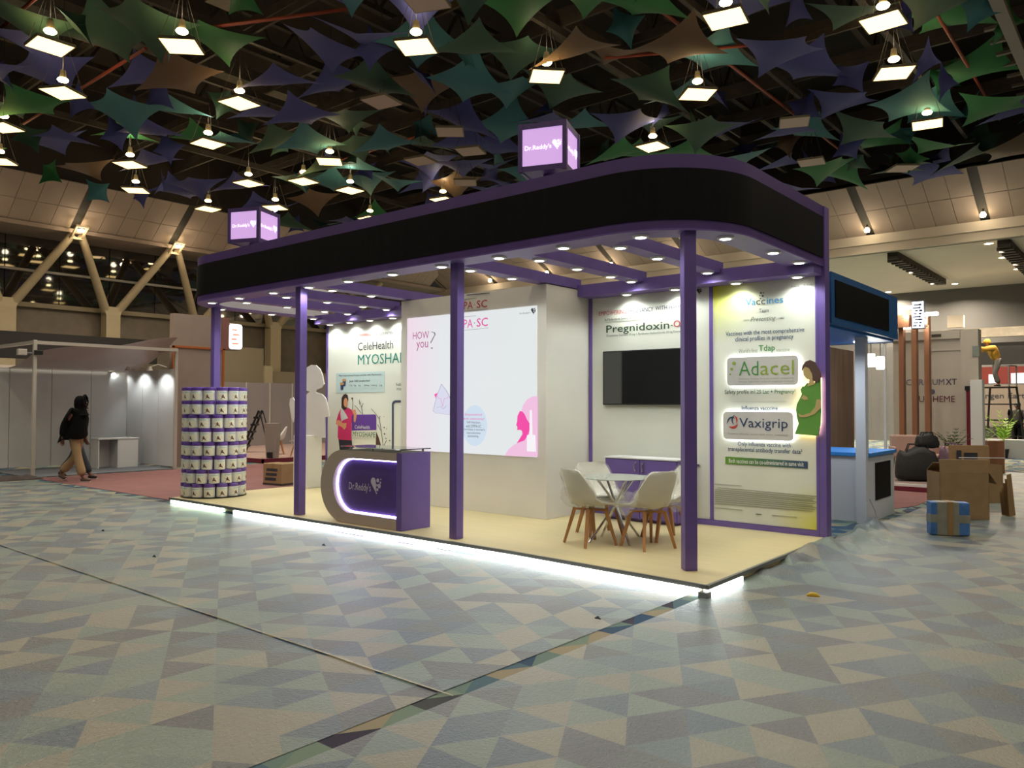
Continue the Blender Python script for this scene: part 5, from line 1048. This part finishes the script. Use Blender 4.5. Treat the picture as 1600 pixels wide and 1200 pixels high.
stand = dict(pelvis=(0,0,.92), chest=(0,0,1.28), neck=(0,0,1.46), head=(.02,0,1.59), hip_l=(0,.09,.88), hip_r=(0,-.09,.88), knee_l=(.02,.1,.48), knee_r=(.02,-.1,.48), ankle_l=(0,.11,.08), toe_l=(.15,.13,.045), ankle_r=(0,-.11,.08), toe_r=(.15,-.13,.045),
             sho_l=(0,.19,1.39), sho_r=(0,-.19,1.39), elb_l=(-.03,.27,1.12), wri_l=(.10,.25,.92), elb_r=(-.03,-.27,1.12), wri_r=(.10,-.25,.92))
Q = at_z(1591, 706); person('person', 'dark-clothed person standing at the right edge near the tan lettered wall', (Q.x, Q.y, 0), -1.9, stand, dict(skin=SKIN, trouser=BLK, top=DTOP, shoe=BLACK), dark_hair)
# plants
LEAF1 = mat('dark palm leaf', (.10, .14, .05), .5); LEAF2 = mat('fresh palm leaf', (.30, .52, .05), .5); POT = mat('dark planter', (.05, .04, .035), .6)
def palm(label, loc, h, m, n, seed):
    r = thing('potted_palm', label, 'plant', loc); rr = random.Random(seed); MB().lathe([(.11,0),(.15,.25),(.16,.27),(.14,.27),(0,.25)], 16).build('pot', POT, r)
    for k in range(n):
        a = 2*PI*k/n+rr.uniform(-.2, .2); L = h*rr.uniform(.75, 1.05); lean = rr.uniform(.25, .75); sp = []
        for t in range(9): u = t/8; sp.append(Vector((math.cos(a)*lean*L*u*u*.9, math.sin(a)*lean*L*u*u*.9, .25+L*(u-.35*lean*u*u))))
        f = MB().tube(sp, [.008*(1-.8*i/8)+.001 for i in range(9)], 5).build('frond', m, r); side = Vector((-math.sin(a), math.cos(a), 0)); mb = MB()
        for t in range(3, 9):
            for s in (-1, 1):
                p0 = sp[t]; d = (sp[t]-sp[t-1]).normalized(); tip = p0+side*s*.17*h*(1.15-t/9)+d*.10*h-Vector((0,0,.03)); mid_ = p0.lerp(tip, .5)
                mb.add([p0, mid_+d*.022*h, tip, mid_-d*.022*h], [(0,1,2,3)])
        lf = mb.build('leaflets', m, f); lf['kind'] = 'stuff'
P = at_y(1489, 722, 13.4); palm('dark green potted palm behind the cartons', (P.x, P.y, .14), .85, LEAF1, 11, 4)
P = at_y(1568, 706, 22); palm('fresh green potted palm left of the dark-clothed person', (P.x, P.y, 0), 1.25, LEAF2, 12, 8)
P = at_y(1542, 704, 22.4); palm('low dark potted palm under the ladder stand', (P.x, P.y, 0), .9, LEAF1, 10, 6)
# bags and pink chairs on the far deck
def lump(name, label, loc, rz, w, d, h, m, seed, cat='bag', extra=None):
    r = thing(name, label, cat, loc, rz); bm = bmesh.new(); bmesh.ops.create_cube(bm, size=1); bmesh.ops.subdivide_edges(bm, edges=bm.edges[:], cuts=5, use_grid_fill=True); rr = random.Random(seed); ph = rr.uniform(0, 6)
    for v in bm.verts:
        p_ = v.co*2; q_ = p_.normalized()*1.15; p_ = p_.lerp(q_, .45); zz = (p_.z+1)/2
        v.co = Vector((p_.x*w/2*(1-.18*zz), p_.y*d/2*(1-.25*zz), max(0, zz)*h*(1+.10*math.sin(4*p_.x+ph)+.06*math.sin(7*p_.y+ph)))) + Vector((rr.uniform(-.012,.012),)*3)
    mz = min(v.co.z for v in bm.verts)
    for v in bm.verts: v.co.z = max(0, v.co.z-mz)
    me = bpy.data.meshes.new('body'); bm.to_mesh(me); bm.free(); me.materials.append(m)
    for p_ in me.polygons: p_.use_smooth = True
    link('body', me, r)
    for s in (-1, 1): MB().tube([(-w*.25, s*d*.2, h*.9), (-w*.18, s*d*.2, h*1.18), (w*.18, s*d*.2, h*1.18), (w*.25, s*d*.2, h*.9)], .014, 6).build('handle', m, r)
    return r
BAGM = mat('black nylon', (.012, .012, .013), .6, bump=.3, bscale=15); PURB = mat('mauve nylon', (.16, .09, .14), .6, bump=.3, bscale=15); MAG = mat('magenta nylon', (.40, .02, .17), .6)
P = at_z(1436, 752, .14); b1 = lump('duffel_bag', 'big black duffel bag on the far stand floor', (P.x-.05, P.y+.1, .14), .35, .82, .5, .60, BAGM, 1)
P2 = at_z(1470, 750, .14); lump('holdall', 'mauve holdall right of the black duffel bag', (P2.x+.08, P2.y+.45, .14), .3, .42, .35, .60, PURB, 2); P3 = at_z(1484, 742, .14); lump('tote_bag', 'magenta tote bag peeping out behind the cartons', (P3.x, P3.y+.9, .14), .2, .35, .3, .5, MAG, 5)
lump('backpack', 'small black backpack on top of the duffel bag', (P.x+.10, P.y+.2, .77), .6, .42, .3, .26, BAGM, 3)
PINKM = mat('pink upholstery', (.50, .33, .28), .7)
for k, x in enumerate((1418, 1464)):
    P = at_z(x, 745, .14); r = thing('lounge_chair', 'pink upholstered chair behind the bags, %s one' % ('left', 'right')[k], 'chair', (P.x, P.y, .14), .5+.5*k, 'pink chairs behind the bags')
    MB().bbox(-.26,-.25,.38,.26,.25,.46,.03).build('seat', PINKM, r); MB().bbox(-.27,.2,.42,.27,.28,.85,.035).build('backrest', PINKM, r)
    for sx in (-1, 1):
        MB().bbox(sx*.27-.03,-.2,.42,sx*.27+.03,.25,.62,.025).build('arm', PINKM, r)
        for sy in (-1, 1): MB().taper((sx*.2, sy*.18, .38), (sx*.24, sy*.22, 0), .016, .010).build('leg', BLACK, r)
# cartons on the right
def open_carton(name, label, loc, rz, w, d, h, flaps):
    r = thing(name, label, 'box', loc, rz, 'brown cartons on the right'); t = .006
    for a in ((-w/2,-d/2,0,w/2,-d/2+t,h),(-w/2,d/2-t,0,w/2,d/2,h),(-w/2,-d/2,0,-w/2+t,d/2,h),(w/2-t,-d/2,0,w/2,d/2,h)): MB().box(*a).build('side', CARD, r)
    MB().box(-w/2,-d/2,0,w/2,d/2,t).build('base', CARD, r)
    for (a, b, c_, d_) in flaps: MB().add([a, b, c_, d_, *(tuple(Vector(q)+Vector((0,.006,.004))) for q in (a, b, c_, d_))], [(0,1,2,3),(4,7,6,5),(0,4,5,1),(1,5,6,2),(2,6,7,3),(3,7,4,0)]).build('flap', CARD, r)
    return r
P = at_z(1507, 812.5); w_, d_, h_ = .66, .42, .66
open_carton('carton', 'large crumpled brown carton with a torn right side, beside the white counter', (P.x-.12, P.y+.2, 0), math.radians(35), w_, d_, h_, [((-.33,-.21,.66),(.33,-.21,.66),(.33,-.19,.84),(-.33,-.19,.84)), ((.33,-.21,.66),(.33,.21,.66),(.44,.2,.5),(.44,-.2,.5)), ((-.33,.21,.66),(.33,.21,.66),(.33,.0,.78),(-.33,.0,.78))])
P = at_z(1556, 806); r = thing('torn_cardboard', 'torn folded cardboard leaning on the right side of the large carton', 'box', (P.x+.08, P.y+.12, 0), math.radians(35))
for k in range(5): MB().add([(0,-.15+.05*k,0),(.10+.02*(k % 2),-.12+.05*k,.02),(.04+.03*(k % 3),-.13+.05*k,.62-.09*k),(-.03,-.15+.05*k,.6-.06*k),(0.01,-.14+.05*k,0),(.11+.02*(k % 2),-.11+.05*k,.02),(.05+.03*(k % 3),-.12+.05*k,.62-.09*k),(-.02,-.14+.05*k,.6-.06*k)], [(0,1,2,3),(4,7,6,5),(0,4,5,1),(1,5,6,2),(2,6,7,3),(3,7,4,0)]).build('sheet', CARD, r)
P = at_z(1520, 786); r = open_carton('carton', 'second open brown carton with black print behind the large one', (P.x, P.y+.3, 0), math.radians(35), .66, .4, .62, [((-.33,.2,.62),(.33,.2,.62),(.33,.24,.92),(-.33,.24,.92))])
MB().box(-.22,.185,.66,-.14,.19,.84).box(-.10,.185,.66,.12,.19,.80).build('print_patch', DARKPRINT, r); MB().bar((-.36,-.2,.74),(.36,-.2,.74),.012).build('strap', WHITE, r)
BLUET = mat('blue taped wrap', (.06, .17, .42), .4, var=.4, scale=6); GREYT2 = mat('grey brown wrap', (.25, .24, .19), .45, var=.2, scale=8)
P = at_z(1486, 838.5); r = thing('wrapped_parcel', 'small parcel wrapped in blue and grey tape standing on the floor film', 'box', (P.x-.05, P.y+.10, .012), math.radians(28)); MB().bbox(-.22,-.09,0,.22,.09,.40,.012).build('body', BLUET, r)
MB().bbox(-.15,-.094,-.0,.10,.094,.404,.006).build('wrap_band', GREYT2, r); MB().bbox(-.222,-.092,.15,.223,.092,.25,.004).build('wrap_band', GREYT2, r); MB().bbox(-.035,-.098,0,.035,.098,.408,.004).build('tape', mat('tan tape', (.30, .18, .07), .35), r)
# wood stand with a notice
P = at_z(1556, 738); r = thing('notice_stand', 'wood-veneer box stand with a white notice on its right side', 'stand', (P.x-.05, P.y+.1, 0), math.radians(32)); MB().bbox(-.20,-.16,0,.17,.16,.76,.006).build('body', WP, r); MB().box(.172,-.15,.25,.18,.15,.74).build('notice', WHITE, r)
MB().box(-.19,-.162,.02,.16,-.158,.74).build('front_veneer', WP, r)
for k in range(2): MB().box(.181,-.10,.62+.05*k,.183,.10,.64+.05*k).build('notice_line', DARKPRINT, r)
